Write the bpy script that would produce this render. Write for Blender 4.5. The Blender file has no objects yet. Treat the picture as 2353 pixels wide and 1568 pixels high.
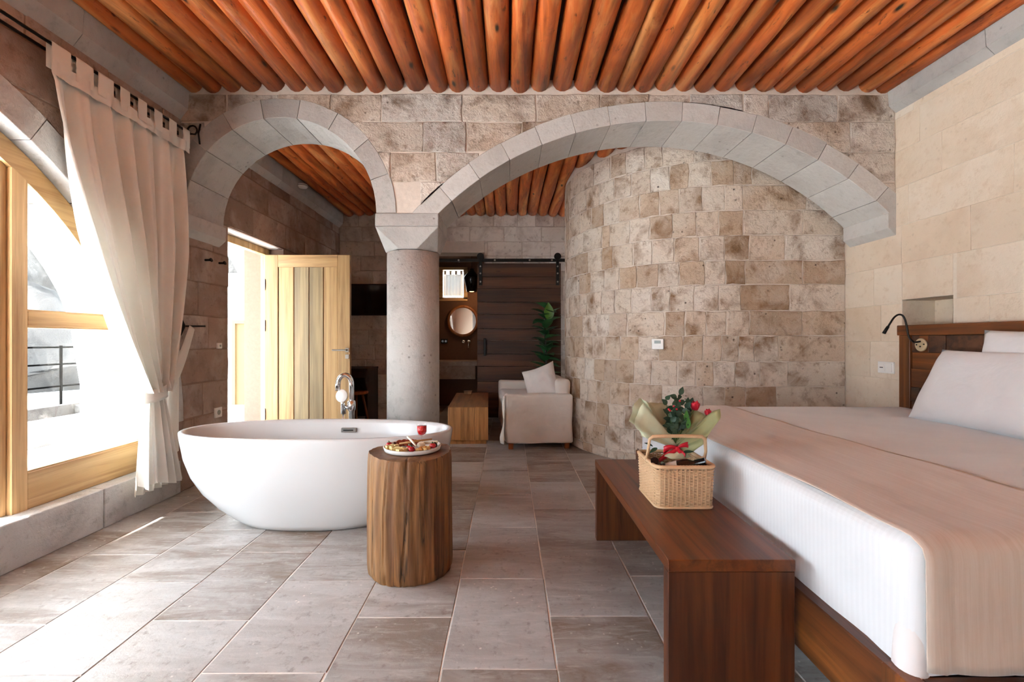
import bpy, bmesh, math, random
from mathutils import Vector, Matrix

# ---------------------------------------------------------------- camera, light, exposure
SC = bpy.context.scene
COL = SC.collection
W_IMG, H_IMG, FPX = 2353.0, 1568.0, 1058.0      # image frame and focal length in pixels
CX, CY, HCAM = 1169.0, 782.0, 1.144             # vanishing point of the room and eye height

cam_d = bpy.data.cameras.new('camera')
cam_d.sensor_width = 36.0
cam_d.lens = 36.0 * FPX / W_IMG
cam_d.shift_x = (W_IMG / 2 - CX) / W_IMG
cam_d.shift_y = -(H_IMG / 2 - CY) / W_IMG
cam_d.clip_start = 0.05
cam_d.clip_end = 300
cam = bpy.data.objects.new('camera', cam_d)
cam.location = (0, 0, HCAM)
cam.rotation_euler = (math.pi / 2, 0, 0)
COL.objects.link(cam)
SC.camera = cam

wd = bpy.data.worlds.new('sky'); SC.world = wd
wd.use_nodes = True
bg = wd.node_tree.nodes['Background']
bg.inputs['Color'].default_value = (0.77, 0.895, 1.0, 1)
bg.inputs['Strength'].default_value = 13.0

sun_d = bpy.data.lights.new('sun', 'SUN')
sun_d.energy = 26.0
sun_d.angle = math.radians(0.6)
sun_d.color = (1.0, 0.985, 0.96)
sun = bpy.data.objects.new('sun', sun_d)
sun.rotation_euler = Vector((1.71, 0.36, -2.37)).to_track_quat('-Z', 'Y').to_euler()
sun.location = (-8, -2, 10)
COL.objects.link(sun)

SC.view_settings.view_transform = 'Standard'
SC.view_settings.look = 'None'
SC.view_settings.exposure = 0.68
SC.view_settings.gamma = 1.0
SC.view_settings.use_curve_mapping = False
SC.cycles.max_bounces = 9
SC.cycles.diffuse_bounces = 5
SC.cycles.glossy_bounces = 3
SC.cycles.use_adaptive_sampling = True
SC.cycles.adaptive_threshold = 0.15
SC.cycles.adaptive_min_samples = 24
SC.cycles.transparent_max_bounces = 12
SC.cycles.use_denoising = True
SC.cycles.sample_clamp_indirect = 12.0


def portal(name, loc, rot, sx, sy):
    d = bpy.data.lights.new(name, 'AREA')
    d.shape = 'RECTANGLE'; d.size = sx; d.size_y = sy
    d.cycles.is_portal = True
    o = bpy.data.objects.new(name, d)
    o.location = loc; o.rotation_euler = rot
    COL.objects.link(o)


# openings through which the sky lights the room (sampling portals, they give off no light)
portal('window_portal', (-2.93, 1.42, 1.32), (0, math.radians(-90), 0), 2.2, 3.8)
portal('added_window_portal', (-2.93, -2.75, 1.32), (0, math.radians(-90), 0), 2.2, 3.8)
portal('door_portal', (-2.93, 4.55, 1.08), (0, math.radians(-90), 0), 2.1, 1.0)

# ---------------------------------------------------------------- room dimensions (metres)
XL, XR = -2.463, 2.904          # left and right wall faces
Y1, Y2 = 3.456, 3.919           # arcade wall, near and far face
YB = 6.70                       # rear wall face
YR = -5.20                      # wall behind the viewer
ZC1, ZC2 = 3.006, 2.945         # underside of the logs, near room and far room
K1 = Y1 / FPX                   # metres per pixel on the arcade wall
RND = random.Random(7)


def px(x, Y):
    return (x - CX) * Y / FPX


def pz(y, Y):
    return HCAM - (y - CY) * Y / FPX


# ---------------------------------------------------------------- mesh helpers
def wloc(o):
    v = Vector((0, 0, 0))
    while o is not None:
        v += Vector(o.location)
        o = o.parent
    return v


def tag(o, label=None, cat=None, group=None, kind=None):
    if label: o['label'] = label
    if cat: o['category'] = cat
    if group: o['group'] = group
    if kind: o['kind'] = kind
    return o


def thing(name, label, cat, loc=(0, 0, 0), rotz=0.0, group=None, kind=None):
    o = bpy.data.objects.new(name, None)
    o.empty_display_size = 0.05
    o.location = loc
    o.rotation_euler = (0, 0, rotz)
    COL.objects.link(o)
    return tag(o, label, cat, group, kind)


class MB:
    def __init__(self):
        self.v = []; self.f = []

    def add(self, vs, fs):
        b = len(self.v)
        self.v += [tuple(p) for p in vs]
        self.f += [tuple(i + b for i in f) for f in fs]
        return self

    def box(self, x0, x1, y0, y1, z0, z1, c=0.0):
        if c <= 0:
            vs = [(x, y, z) for x in (x0, x1) for y in (y0, y1) for z in (z0, z1)]
            fs = [(0, 1, 3, 2), (4, 6, 7, 5), (0, 4, 5, 1), (2, 3, 7, 6), (0, 2, 6, 4), (1, 5, 7, 3)]
            return self.add(vs, fs)
        bm = bmesh.new()
        bmesh.ops.create_cube(bm, size=1.0)
        for v in bm.verts:
            v.co = Vector(((x0 + x1) / 2 + v.co.x * (x1 - x0), (y0 + y1) / 2 + v.co.y * (y1 - y0), (z0 + z1) / 2 + v.co.z * (z1 - z0)))
        bmesh.ops.bevel(bm, geom=bm.edges[:], offset=c, segments=2 if c > 0.008 else 1, affect='EDGES', profile=0.5)
        return self.bm(bm)

    def bm(self, bm):
        bm.verts.index_update()
        self.add([v.co[:] for v in bm.verts], [[v.index for v in f.verts] for f in bm.faces])
        bm.free()
        return self

    def grid(self, fn, nu, nv, closeu=False):
        vs = []
        for j in range(nv + 1):
            for i in range(nu + (0 if closeu else 1)):
                vs.append(fn(i / nu, j / nv))
        n = nu if closeu else nu + 1
        fs = []
        for j in range(nv):
            for i in range(nu):
                a = j * n + i; b = j * n + (i + 1) % n
                fs.append((a, b, b + n, a + n))
        return self.add(vs, fs)

    def tube(self, pts, r, n=8, caps=True, closed=False):
        pts = [Vector(p) for p in pts]
        rs = r if isinstance(r, (list, tuple)) else [r] * len(pts)
        vs = []; fs = []
        up = None
        m = len(pts)
        for i, p in enumerate(pts):
            if closed:
                t = pts[(i + 1) % m] - pts[i - 1]
            else:
                t = pts[min(i + 1, m - 1)] - pts[max(i - 1, 0)]
            t.normalize()
            if up is None:
                up = Vector((0, 0, 1)) if abs(t.z) < 0.9 else Vector((1, 0, 0))
            a = t.cross(up)
            if a.length < 1e-6:
                a = t.orthogonal()
            a.normalize()
            b = a.cross(t).normalized()
            up = b
            for k in range(n):
                th = 2 * math.pi * k / n
                vs.append(p + (a * math.cos(th) + b * math.sin(th)) * rs[i])
        for i in range(m if closed else m - 1):
            j = (i + 1) % m
            for k in range(n):
                fs.append((i * n + k, i * n + (k + 1) % n, j * n + (k + 1) % n, j * n + k))
        if caps and not closed:
            fs.append(tuple(reversed(range(n))))
            fs.append(tuple(range((m - 1) * n, m * n)))
        return self.add(vs, fs)

    def lathe(self, prof, n=32, c=(0, 0), caps=True, mat=None):
        vs = []; fs = []
        for (r, z) in prof:
            for k in range(n):
                th = 2 * math.pi * k / n
                vs.append((c[0] + r * math.cos(th), c[1] + r * math.sin(th), z))
        for i in range(len(prof) - 1):
            for k in range(n):
                fs.append((i * n + k, i * n + (k + 1) % n, (i + 1) * n + (k + 1) % n, (i + 1) * n + k))
        if caps:
            fs.append(tuple(reversed(range(n))))
            fs.append(tuple(range((len(prof) - 1) * n, len(prof) * n)))
        if mat is not None:
            vs = [tuple(mat @ Vector(v)) for v in vs]
        return self.add(vs, fs)

    def prism(self, poly, fn0, fn1):
        n = len(poly)
        vs = [fn0(*p) for p in poly] + [fn1(*p) for p in poly]
        fs = [tuple(range(n)), tuple(reversed(range(n, 2 * n)))]
        for i in range(n):
            fs.append((i, (i + 1) % n, n + (i + 1) % n, n + i))
        return self.add(vs, fs)

    def build(self, name, mat, parent=None, smooth=False, local=False, center=False, fix=True, sub=0, bevel=0, solid=0):
        """one mesh object; vertices are world coordinates unless local"""
        vs = [Vector(v) for v in self.v]
        loc = Vector((0, 0, 0))
        if not local:
            off = wloc(parent) if parent is not None else Vector((0, 0, 0))
            if parent is None or center:
                lo = Vector([min(v[i] for v in vs) for i in range(3)])
                hi = Vector([max(v[i] for v in vs) for i in range(3)])
                cen = (lo + hi) / 2
                if not center: cen.z = lo.z
                loc = cen - off
                vs = [v - cen for v in vs]
            else:
                vs = [v - off for v in vs]
        me = bpy.data.meshes.new(name)
        me.from_pydata([v[:] for v in vs], [], self.f)
        if fix:
            bm = bmesh.new(); bm.from_mesh(me)
            bmesh.ops.recalc_face_normals(bm, faces=bm.faces[:])
            bm.to_mesh(me); bm.free()
        if smooth:
            me.polygons.foreach_set('use_smooth', [True] * len(me.polygons))
        if mat is not None:
            me.materials.append(mat)
        me.update()
        o = bpy.data.objects.new(name, me)
        o.location = loc
        COL.objects.link(o)
        if parent is not None:
            o.parent = parent
        if bevel:
            md = o.modifiers.new('bevel', 'BEVEL'); md.width = bevel; md.segments = 2; md.limit_method = 'ANGLE'
        if solid:
            md = o.modifiers.new('solid', 'SOLIDIFY'); md.thickness = solid; md.offset = 0
        if sub:
            md = o.modifiers.new('sub', 'SUBSURF'); md.levels = sub; md.render_levels = sub
        return o


def copy_tree(o, parent=None):
    c = o.copy()
    COL.objects.link(c)
    c.parent = parent
    for ch in list(o.children):
        copy_tree(ch, c)
    return c


# ---------------------------------------------------------------- materials
def S(h, a=1.0):
    h = h.lstrip('#')
    out = []
    for i in (0, 2, 4):
        c = int(h[i:i + 2], 16) / 255
        out.append(c / 12.92 if c <= 0.04045 else ((c + 0.055) / 1.055) ** 2.4)
    return (out[0], out[1], out[2], a)


class NT:
    def __init__(self, name):
        self.m = bpy.data.materials.new(name)
        self.m.use_nodes = True
        self.t = self.m.node_tree
        self.b = self.t.nodes['Principled BSDF']
        self.out = self.t.nodes['Material Output']

    def n(self, typ, **kw):
        nd = self.t.nodes.new(typ)
        for k, v in kw.items():
            if k.startswith('_'):
                setattr(nd, k[1:], v)
            else:
                key = k.replace('__', ' ')
                try:
                    key = int(key[1:]) if key[0] == 'i' and key[1:].isdigit() else key
                except Exception:
                    pass
                s = nd.inputs[key]
                if hasattr(v, 'is_output') or isinstance(v, bpy.types.NodeSocket):
                    self.t.links.new(v, s)
                else:
                    s.default_value = v
        return nd

    def link(self, a, b):
        self.t.links.new(a, b)

    def coords(self, scale=(1, 1, 1), rnd=True, rot=(0, 0, 0)):
        tc = self.n('ShaderNodeTexCoord')
        src = tc.outputs['Object']
        if rnd:
            oi = self.n('ShaderNodeObjectInfo')
            mul = self.n('ShaderNodeVectorMath', _operation='SCALE', Scale=53.0)
            cb = self.n('ShaderNodeCombineXYZ', X=oi.outputs['Random'], Y=oi.outputs['Random'], Z=oi.outputs['Random'])
            self.link(cb.outputs[0], mul.inputs[0])
            ad = self.n('ShaderNodeVectorMath', _operation='ADD')
            self.link(src, ad.inputs[0]); self.link(mul.outputs[0], ad.inputs[1])
            src = ad.outputs[0]
            self.rand = oi.outputs['Random']
        mp = self.n('ShaderNodeMapping', Vector=src)
        mp.inputs['Scale'].default_value = scale
        mp.inputs['Rotation'].default_value = rot
        return mp.outputs[0]

    def noise(self, vec, scale, detail=5, rough=0.55, dist=0.0):
        return self.n('ShaderNodeTexNoise', Vector=vec, Scale=scale, Detail=detail, Roughness=rough, Distortion=dist).outputs['Fac']

    def ramp(self, fac, stops, interp='LINEAR'):
        r = self.n('ShaderNodeValToRGB')
        cr = r.color_ramp
        cr.interpolation = interp
        while len(cr.elements) < len(stops):
            cr.elements.new(0.5)
        for e, (p, c) in zip(cr.elements, stops):
            e.position = p
            e.color = c if isinstance(c, (tuple, list)) else ((c, c, c, 1) if not isinstance(c, str) else S(c))
        self.link(fac, r.inputs[0])
        return r.outputs['Color']

    def mix(self, fac, a, b, mode='MIX'):
        nd = self.n('ShaderNodeMix', _data_type='RGBA', _blend_type=mode)
        for sock, v in ((nd.inputs[0], fac), (nd.inputs[6], a), (nd.inputs[7], b)):
            if isinstance(v, bpy.types.NodeSocket):
                self.link(v, sock)
            else:
                sock.default_value = S(v) if isinstance(v, str) else v
        return nd.outputs[2]

    def bump(self, h, strength=0.3, dist=0.01, chain=None):
        nd = self.n('ShaderNodeBump', Height=h, Strength=strength, Distance=dist)
        if chain is not None:
            self.link(chain, nd.inputs['Normal'])
        return nd.outputs[0]

    def set(self, **kw):
        for k, v in kw.items():
            s = self.b.inputs[k.replace('__', ' ')]
            if isinstance(v, bpy.types.NodeSocket):
                self.link(v, s)
            else:
                s.default_value = S(v) if isinstance(v, str) else v
        return self.m


def stone(name, cols, stain='#7a5c44', stain_amt=0.5, pit=0.5, bump=0.5, rough=0.85, fine=38, big=3.2, stain_pos=(0.5, 0.72), lime=0.3):
    t = NT(name)
    v = t.coords()
    n = len(cols)
    base = t.ramp(t.rand, [(i / max(n - 1, 1), c) for i, c in enumerate(cols)])
    nz = t.n('ShaderNodeTexNoise', Vector=v, Scale=big, Detail=4.0, Roughness=0.62, Distortion=0.4)
    sep = t.n('ShaderNodeSeparateColor', i0=nz.outputs['Color'])
    n1, nl, msk = sep.outputs[0], sep.outputs[1], sep.outputs[2]
    n2 = t.noise(v, 15, 5, 0.72)
    c = t.mix(t.ramp(nl, [(0.48, 0.0), (0.7, lime)]), base, '#e9e3da')
    st = t.n('ShaderNodeMath', _operation='MULTIPLY', i0=t.ramp(n1, [(stain_pos[0], 0.0), (stain_pos[1], 1.0)]), i1=stain_amt)
    c = t.mix(st.outputs[0], c, stain)
    c = t.mix(t.ramp(n2, [(0.30, 0.65 * min(1, stain_amt + 0.2)), (0.46, 0.0)]), c, stain)
    vo = t.n('ShaderNodeTexVoronoi', Vector=v, Scale=17.0, Randomness=1.0)
    pm = t.n('ShaderNodeMath', _operation='MULTIPLY', i0=t.ramp(vo.outputs['Distance'], [(0.07, 1.0), (0.2, 0.0)]), i1=t.ramp(msk, [(0.53, 0.0), (0.62, 1.0)]))
    pm2 = t.n('ShaderNodeMath', _operation='MULTIPLY', i0=pm.outputs[0], i1=pit)
    c = t.mix(pm2.outputs[0], c, '#4f3d31')
    return t.set(Base__Color=c, Roughness=rough, Normal=t.bump(n2, bump, 0.03), Specular__IOR__Level=0.2)


def wood(name, cols, axis='y', grain=26, stretch=0.07, rough=0.45, bump=0.25, dark='#2a1408', knots=0.4, ring=0.0, coat=0.0, tint=(0.8, 1.12), nick=False, crack=False):
    t = NT(name)
    sc = [1, 1, 1]
    sc['xyz'.index(axis)] = stretch
    v = t.coords(tuple(sc))
    g = t.noise(v, grain, 4, 0.68, 0.4)
    w = t.noise(v, 4.5, 3, 0.55, 1.8)
    n = len(cols)
    base = t.ramp(w, [(0.3 + 0.4 * i / max(n - 1, 1), c) for i, c in enumerate(cols)])
    tnt = t.ramp(t.rand, [(0, tint[0]), (1, tint[1])])
    base = t.mix(0.8, base, tnt, 'MULTIPLY')
    c = t.mix(t.ramp(g, [(0.30, 0.75), (0.56, 0.0)]), base, dark)
    if ring:
        wv = t.n('ShaderNodeTexWave', Vector=v, Scale=5.0, Distortion=14.0, Detail=4.0, Detail__Scale=1.2)
        c = t.mix(t.ramp(wv.outputs['Fac'], [(0.0, ring * 0.5), (0.2, 0.0)]), c, dark)
    if knots:
        v2 = t.coords((1, 1, 1)) if False else t.coords(tuple(0.35 if s != 1 else 1 for s in sc))
        vo = t.n('ShaderNodeTexVoronoi', Vector=v2, Scale=7.0, Randomness=1.0)
        km = t.ramp(vo.outputs['Distance'], [(0.05, knots), (0.13, 0.0)])
        c = t.mix(km, c, '#1a0c06')
    if crack:
        v4 = t.coords(tuple(0.03 if s != 1 else 1 for s in sc))
        nk = t.noise(v4, 17, 3, 0.55, 0.3)
        c = t.mix(t.ramp(nk, [(0.485, 0.0), (0.5, 0.85), (0.515, 0.0)]), c, '#120803')
        nd = t.noise(v4, 3.5, 4, 0.6, 0.8)
        c = t.mix(t.ramp(nd, [(0.5, 0.0), (0.75, 0.6)]), c, '#b08048')
    if nick:
        v3 = t.coords(tuple(0.25 if s != 1 else 1 for s in sc))
        nn = t.noise(v3, 34, 4, 0.7, 0.4)
        c = t.mix(t.ramp(nn, [(0.30, 0.8), (0.39, 0.0)]), c, '#351206')
        nb = t.noise(v3, 11, 5, 0.65, 1.0)
        c = t.mix(t.ramp(nb, [(0.55, 0.0), (0.75, 0.55)]), c, '#e09a5c')
        c = t.mix(t.ramp(nb, [(0.25, 0.4), (0.42, 0.0)]), c, '#6a2a0c')
    return t.set(Base__Color=c, Roughness=rough, Normal=t.bump(g, bump, 0.006), Coat__Weight=coat, Coat__Roughness=0.25)


def plain(name, col, rough=0.5, metal=0.0, bump=0.0, scale=60, **kw):
    t = NT(name)
    if bump:
        v = t.coords()
        nz = t.noise(v, scale, 5, 0.6)
        c = t.mix(t.ramp(nz, [(0.3, 0.12), (0.7, 0.0)]), col, '#000000')
        t.set(Base__Color=c, Normal=t.bump(nz, bump, 0.004))
    else:
        t.set(Base__Color=col)
    return t.set(Roughness=rough, Metallic=metal, **kw)


def fabric(name, col, col2=None, weave=420, bump=0.12, rough=0.9, wrinkle=0.25, wscale=6, sheen=0.2, trans=0.0, stripes=0.0):
    t = NT(name)
    v = t.coords(rnd=True)
    n1 = t.noise(v, wscale, 4, 0.5, 0.4)
    n2 = t.noise(v, weave, 2, 0.5)
    c = t.mix(t.ramp(n1, [(0.3, 0.0), (0.7, 1.0)]), col, col2 or col)
    h = t.bump(n2, bump, 0.002)
    h = t.bump(n1, wrinkle, 0.03, h)
    if stripes:
        wv = t.n('ShaderNodeTexWave', Vector=v, Scale=stripes, _bands_direction='Y')
        c = t.mix(t.ramp(wv.outputs['Fac'], [(0.4, 0.0), (0.6, 0.05)]), c, '#9c9894')
        h = t.bump(wv.outputs['Fac'], 0.12, 0.002, h)
    t.set(Base__Color=c, Roughness=rough, Normal=h, Sheen__Weight=sheen, Specular__IOR__Level=0.15)
    if trans:
        tr = t.n('ShaderNodeBsdfTranslucent')
        t.link(c, tr.inputs['Color'])
        mx = t.n('ShaderNodeMixShader')
        mx.inputs[0].default_value = trans
        t.link(t.b.outputs[0], mx.inputs[1]); t.link(tr.outputs[0], mx.inputs[2])
        t.link(mx.outputs[0], t.out.inputs['Surface'])
    return t.m


def pane_glass(name, base=0.05):
    t = NT(name)
    tr = t.n('ShaderNodeBsdfTransparent')
    gl = t.n('ShaderNodeBsdfGlossy', Roughness=0.0)
    lw = t.n('ShaderNodeLayerWeight', Blend=0.5)
    pw = t.n('ShaderNodeMath', _operation='POWER', i0=lw.outputs['Facing'], i1=5.0)
    ad = t.n('ShaderNodeMath', _operation='MULTIPLY_ADD', i0=pw.outputs[0], i1=0.8, i2=base)
    mx = t.n('ShaderNodeMixShader')
    t.link(ad.outputs[0], mx.inputs[0]); t.link(tr.outputs[0], mx.inputs[1]); t.link(gl.outputs[0], mx.inputs[2])
    t.link(mx.outputs[0], t.out.inputs['Surface'])
    return t.m


def travertine():
    t = NT('travertine')
    v = t.coords((1, 1, 1))
    vs_ = t.coords((0.6, 2.4, 1))
    base = t.ramp(t.rand, [(0, '#9a938e'), (0.2, '#a9a6a3'), (0.4, '#b2b0ae'), (0.6, '#b7b6b4'), (0.75, '#9f9893'), (0.9, '#afacaa'), (1, '#bab9b7')])
    amt = t.ramp(t.rand, [(0, 1.0), (0.25, 0.45), (0.5, 0.25), (0.7, 0.95), (0.85, 0.3), (1, 0.5)])
    n1 = t.noise(vs_, 2.6, 5, 0.62, 0.9)
    n2 = t.noise(v, 24, 4, 0.72)
    n3 = t.noise(vs_, 13, 4, 0.7, 1.0)
    m1 = t.n('ShaderNodeMath', _operation='MULTIPLY', i0=t.ramp(n1, [(0.38, 0.0), (0.60, 1.0)]), i1=amt)
    c = t.mix(m1.outputs[0], base, '#74604f')
    c = t.mix(t.ramp(n3, [(0.50, 0.0), (0.72, 0.5)]), c, '#c6c3bf')
    c = t.mix(t.ramp(n2, [(0.30, 0.5), (0.45, 0.0)]), c, '#6a574b')
    vo = t.n('ShaderNodeTexVoronoi', Vector=v, Scale=30.0)
    nj = t.noise(v, 60, 3, 0.6)
    vd = t.n('ShaderNodeMath', _operation='MULTIPLY_ADD', i0=nj, i1=0.25, i2=vo.outputs['Distance'])
    msk = t.noise(v, 4.5, 4, 0.6)
    pm = t.n('ShaderNodeMath', _operation='MULTIPLY', i0=t.ramp(vd.outputs[0], [(0.20, 1.0), (0.30, 0.0)]), i1=t.ramp(msk, [(0.53, 0.0), (0.6, 1.0)]))
    c = t.mix(pm.outputs[0], c, '#d2cbc3')
    rg = t.n('ShaderNodeMapRange', Value=n2)
    rg.inputs[1].default_value = 0.3; rg.inputs[2].default_value = 0.7; rg.inputs[3].default_value = 0.28; rg.inputs[4].default_value = 0.48
    return t.set(Base__Color=c, Roughness=rg.outputs[0], Normal=t.bump(n2, 0.2, 0.008), Specular__IOR__Level=0.5)


M = {}
M['floor'] = travertine()
M['grout'] = plain('grout', '#e4ded6', 0.9, bump=0.2)
M['mortar'] = plain('mortar', '#dccfc2', 0.95, bump=0.5, scale=30)
M['rubble'] = stone('rubble_stone', ['#cbbcab', '#b9b5b0', '#dacec1', '#c7b6a5', '#ddd3c8', '#b39c86', '#d9cec2', '#c3beb8', '#cfc0b0', '#bcaa99'], '#7c6049', 0.95, 0.95, 1.0, big=4.2, lime=0.5)
M['turret'] = stone('turret_stone', ['#d9c5b1', '#e2d5c7', '#decebd', '#d0b9a2', '#e7ddd2', '#c3a98f', '#e0d4c6', '#d8c8b6', '#b3967a', '#e3d9cd'], '#8a6848', 0.95, 0.95, 0.9, big=4.4, lime=0.35)
M['cream'] = stone('cream_ashlar', ['#ddcbb5', '#e1d0bb', '#dac7b0', '#e4d6c4', '#dec9b1'], '#c6ab8e', 0.45, 0.22, 0.22, big=1.8, fine=60, lime=0.2)
M['cream_mortar'] = plain('cream_mortar', '#e6d9c7', 0.95, bump=0.3, scale=40)
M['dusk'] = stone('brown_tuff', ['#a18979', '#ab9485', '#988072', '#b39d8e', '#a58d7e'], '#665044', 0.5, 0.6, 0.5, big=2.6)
M['far'] = stone('far_wall_stone', ['#d6c9bd', '#ddd2c8', '#d0c1b3', '#e0d7ce', '#ccbaab'], '#8a7062', 0.6, 0.6, 0.5, big=3.0)
M['far_mortar'] = plain('far_mortar', '#cbbbae', 0.95, bump=0.4, scale=30)
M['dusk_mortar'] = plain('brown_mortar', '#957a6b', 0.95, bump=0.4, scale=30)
M['grey'] = stone('grey_andesite', ['#b3b0ac', '#bbb8b4', '#aca8a4', '#bfbcb8'], '#8f8a85', 0.45, 0.6, 0.3, big=2.2, fine=90, lime=0.1)
M['grey_pale'] = stone('pale_grey_stone', ['#c8c5c1', '#c2beb9', '#cdcac6'], '#a8a29c', 0.45, 0.45, 0.25, big=2.0, fine=80, lime=0.1)
M['kerb'] = stone('kerb_stone', ['#bfbebd', '#c5c4c3', '#b8b6b4'], '#8d8883', 0.6, 0.4, 0.35, big=2.0, fine=60)
M['outside'] = stone('white_limestone', ['#e2e1de', '#e8e7e5', '#dddbd7'], '#c9c6c0', 0.3, 0.3, 0.3)
M['rock'] = stone('rock_face', ['#35322f', '#2b2826'], '#0d0c0b', 0.95, 0.8, 1.0, big=0.5, fine=9, lime=0.12)
M['log'] = wood('stained_log', ['#a3491c', '#d26e31', '#c66026', '#de8745', '#e69f60'], 'y', 9, 0.10, 0.45, 1.0, '#54200a', 1.0, tint=(0.75, 1.25), nick=True)
M['log_void'] = plain('dark_boarding', '#3a1a0d', 0.8)
M['stump'] = wood('old_log_bark', ['#553319', '#7a4e2a', '#946537', '#6a4022'], 'z', 16, 0.09, 0.65, 1.0, '#1c0e06', 0.4, crack=True)
M['stump_top'] = wood('stump_end_grain', ['#77583f', '#8a6849', '#9a7654'], 'z', 14, 1.0, 0.5, 0.4, '#4a3020', 0.0, ring=0.5)
M['walnut_y'] = wood('walnut_along', ['#54280f', '#6c3716', '#7d431c'], 'y', 20, 0.05, 0.38, 0.18, '#241008', 0.0, ring=0.55)
M['walnut_z'] = wood('walnut_upright', ['#4e2711', '#643416', '#72401d'], 'z', 20, 0.05, 0.42, 0.18, '#241008', 0.0, ring=0.6)
M['walnut_x'] = wood('walnut_across', ['#5a2d12', '#74401c', '#844d23'], 'x', 20, 0.05, 0.42, 0.18, '#2a1308', 0.0, ring=0.5)
M['bedwood'] = wood('bed_timber', ['#5d2f12', '#7a431b', '#8c5222'], 'y', 18, 0.05, 0.45, 0.25, '#2b1509', 0.5, ring=0.5)
M['bedwood_z'] = wood('bed_timber_upright', ['#6b3614', '#84491d', '#955b28'], 'z', 18, 0.05, 0.45, 0.25, '#2b1509', 0.0, ring=0.5)
M['patch'] = wood('patchwork_timber', ['#3a2416', '#4f3220', '#6a4125'], 'y', 24, 0.08, 0.5, 0.3, '#1d100a', 0.0)
M['block_wood'] = wood('block_timber', ['#b57c46', '#c68d54', '#a06a3a'], 'z', 18, 0.08, 0.5, 0.25, '#5a3318', 0.3, ring=0.3)
M['block_wood_y'] = wood('block_timber_top', ['#8a5731', '#a06a3c', '#7c4c2a'], 'y', 18, 0.08, 0.45, 0.25, '#4c2a14', 0.3)
M['oak'] = wood('pale_oak', ['#c89f68', '#d6b27e', '#ddbd8d'], 'z', 20, 0.04, 0.5, 0.15, '#9a7040', 0.0)
M['oak_y'] = wood('pale_oak_rail', ['#c49a62', '#d0aa74', '#d8b683'], 'y', 20, 0.04, 0.5, 0.15, '#9a7040', 0.0)
M['outdoor_timber'] = plain('outdoor_timber', '#54401f', 0.7)
M['oak_x'] = wood('pale_oak_cross', ['#c8a06a', '#d2ae7c', '#c09a68'], 'x', 20, 0.04, 0.5, 0.15, '#8a6844', 0.0, ring=0.4)
M['leaf'] = wood('door_oak', ['#b18d5c', '#bf9d6c', '#c8a97a'], 'z', 20, 0.04, 0.5, 0.15, '#86643a', 0.0)
M['oak_grey'] = wood('pale_oak_heartwood', ['#7d7055', '#948262', '#ad966d'], 'z', 16, 0.04, 0.5, 0.15, '#6f6048', 0.0, ring=0.35)
M['barn'] = wood('barn_boards', ['#412818', '#53331f', '#633c25', '#6e462b'], 'x', 18, 0.05, 0.6, 0.4, '#25150c', 0.5)
M['darkwood'] = wood('dark_timber', ['#2a1b13', '#35231a'], 'z', 18, 0.08, 0.5, 0.2, '#160d08', 0.0)
M['stool_wood'] = wood('stool_timber', ['#8a4f22', '#a3642f'], 'z', 18, 0.08, 0.45, 0.2, '#4a2810', 0.0)
M['plaster'] = plain('brown_plaster', '#6d4d3a', 0.9, bump=0.3, scale=20)
M['tub'] = plain('white_acrylic', '#d3d3d3', 0.25, Coat__Weight=0.3, Coat__Roughness=0.1)
M['chrome'] = plain('chrome', '#d9dadb', 0.07, 1.0)
M['steel'] = plain('brushed_steel', '#b3afa9', 0.32, 1.0)
M['black'] = plain('black_iron', '#17130f', 0.5, 0.4)
M['matt_black'] = plain('matt_black_paint', '#060606', 0.9, Specular__IOR__Level=0.0)
M['planter'] = stone('planter_stone', ['#5f5c59', '#686461'], '#33302d', 0.6, 0.4, 0.4)
M['black_gloss'] = plain('black_gloss', '#0b0b0c', 0.12)
M['glass'] = pane_glass('window_glass')
M['white_plastic'] = plain('white_plastic', '#ecebe8', 0.35)
M['lcd'] = plain('lcd_grey', '#8b9590', 0.3)
M['mirror'] = plain('mirror', '#f2f2f2', 0.02, 1.0)
M['sheet'] = fabric('white_satin', '#e0e1e3', '#d9dadc', 500, 0.05, 0.6, 0.12, 4, 0.3, stripes=16.0)
M['sheet_top'] = fabric('white_cotton', '#e9e3e1', '#e0d9d7', 500, 0.05, 0.7, 0.15, 3, 0.3)
M['pillow'] = fabric('pillow_cotton', '#ecedee', '#e6e6e8', 500, 0.05, 0.75, 0.3, 5, 0.3)
M['sofa'] = fabric('slipcover_linen', '#ebe6e0', '#e4dcd3', 300, 0.15, 0.85, 0.5, 4, 0.3)
M['cushion'] = fabric('cushion_cotton', '#e6e4e3', '#dcd9d8', 300, 0.12, 0.85, 0.6, 8, 0.3)
M['curtain'] = fabric('curtain_cotton', '#eceae2', '#e5e1d8', 420, 0.10, 0.85, 0.12, 5, 0.2, trans=0.10)
M['bath_curtain'] = fabric('bath_curtain', '#ece9e4', '#ece9e4', 420, 0.10, 0.85, 0.2, 5, 0.2, trans=0.05)


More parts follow.
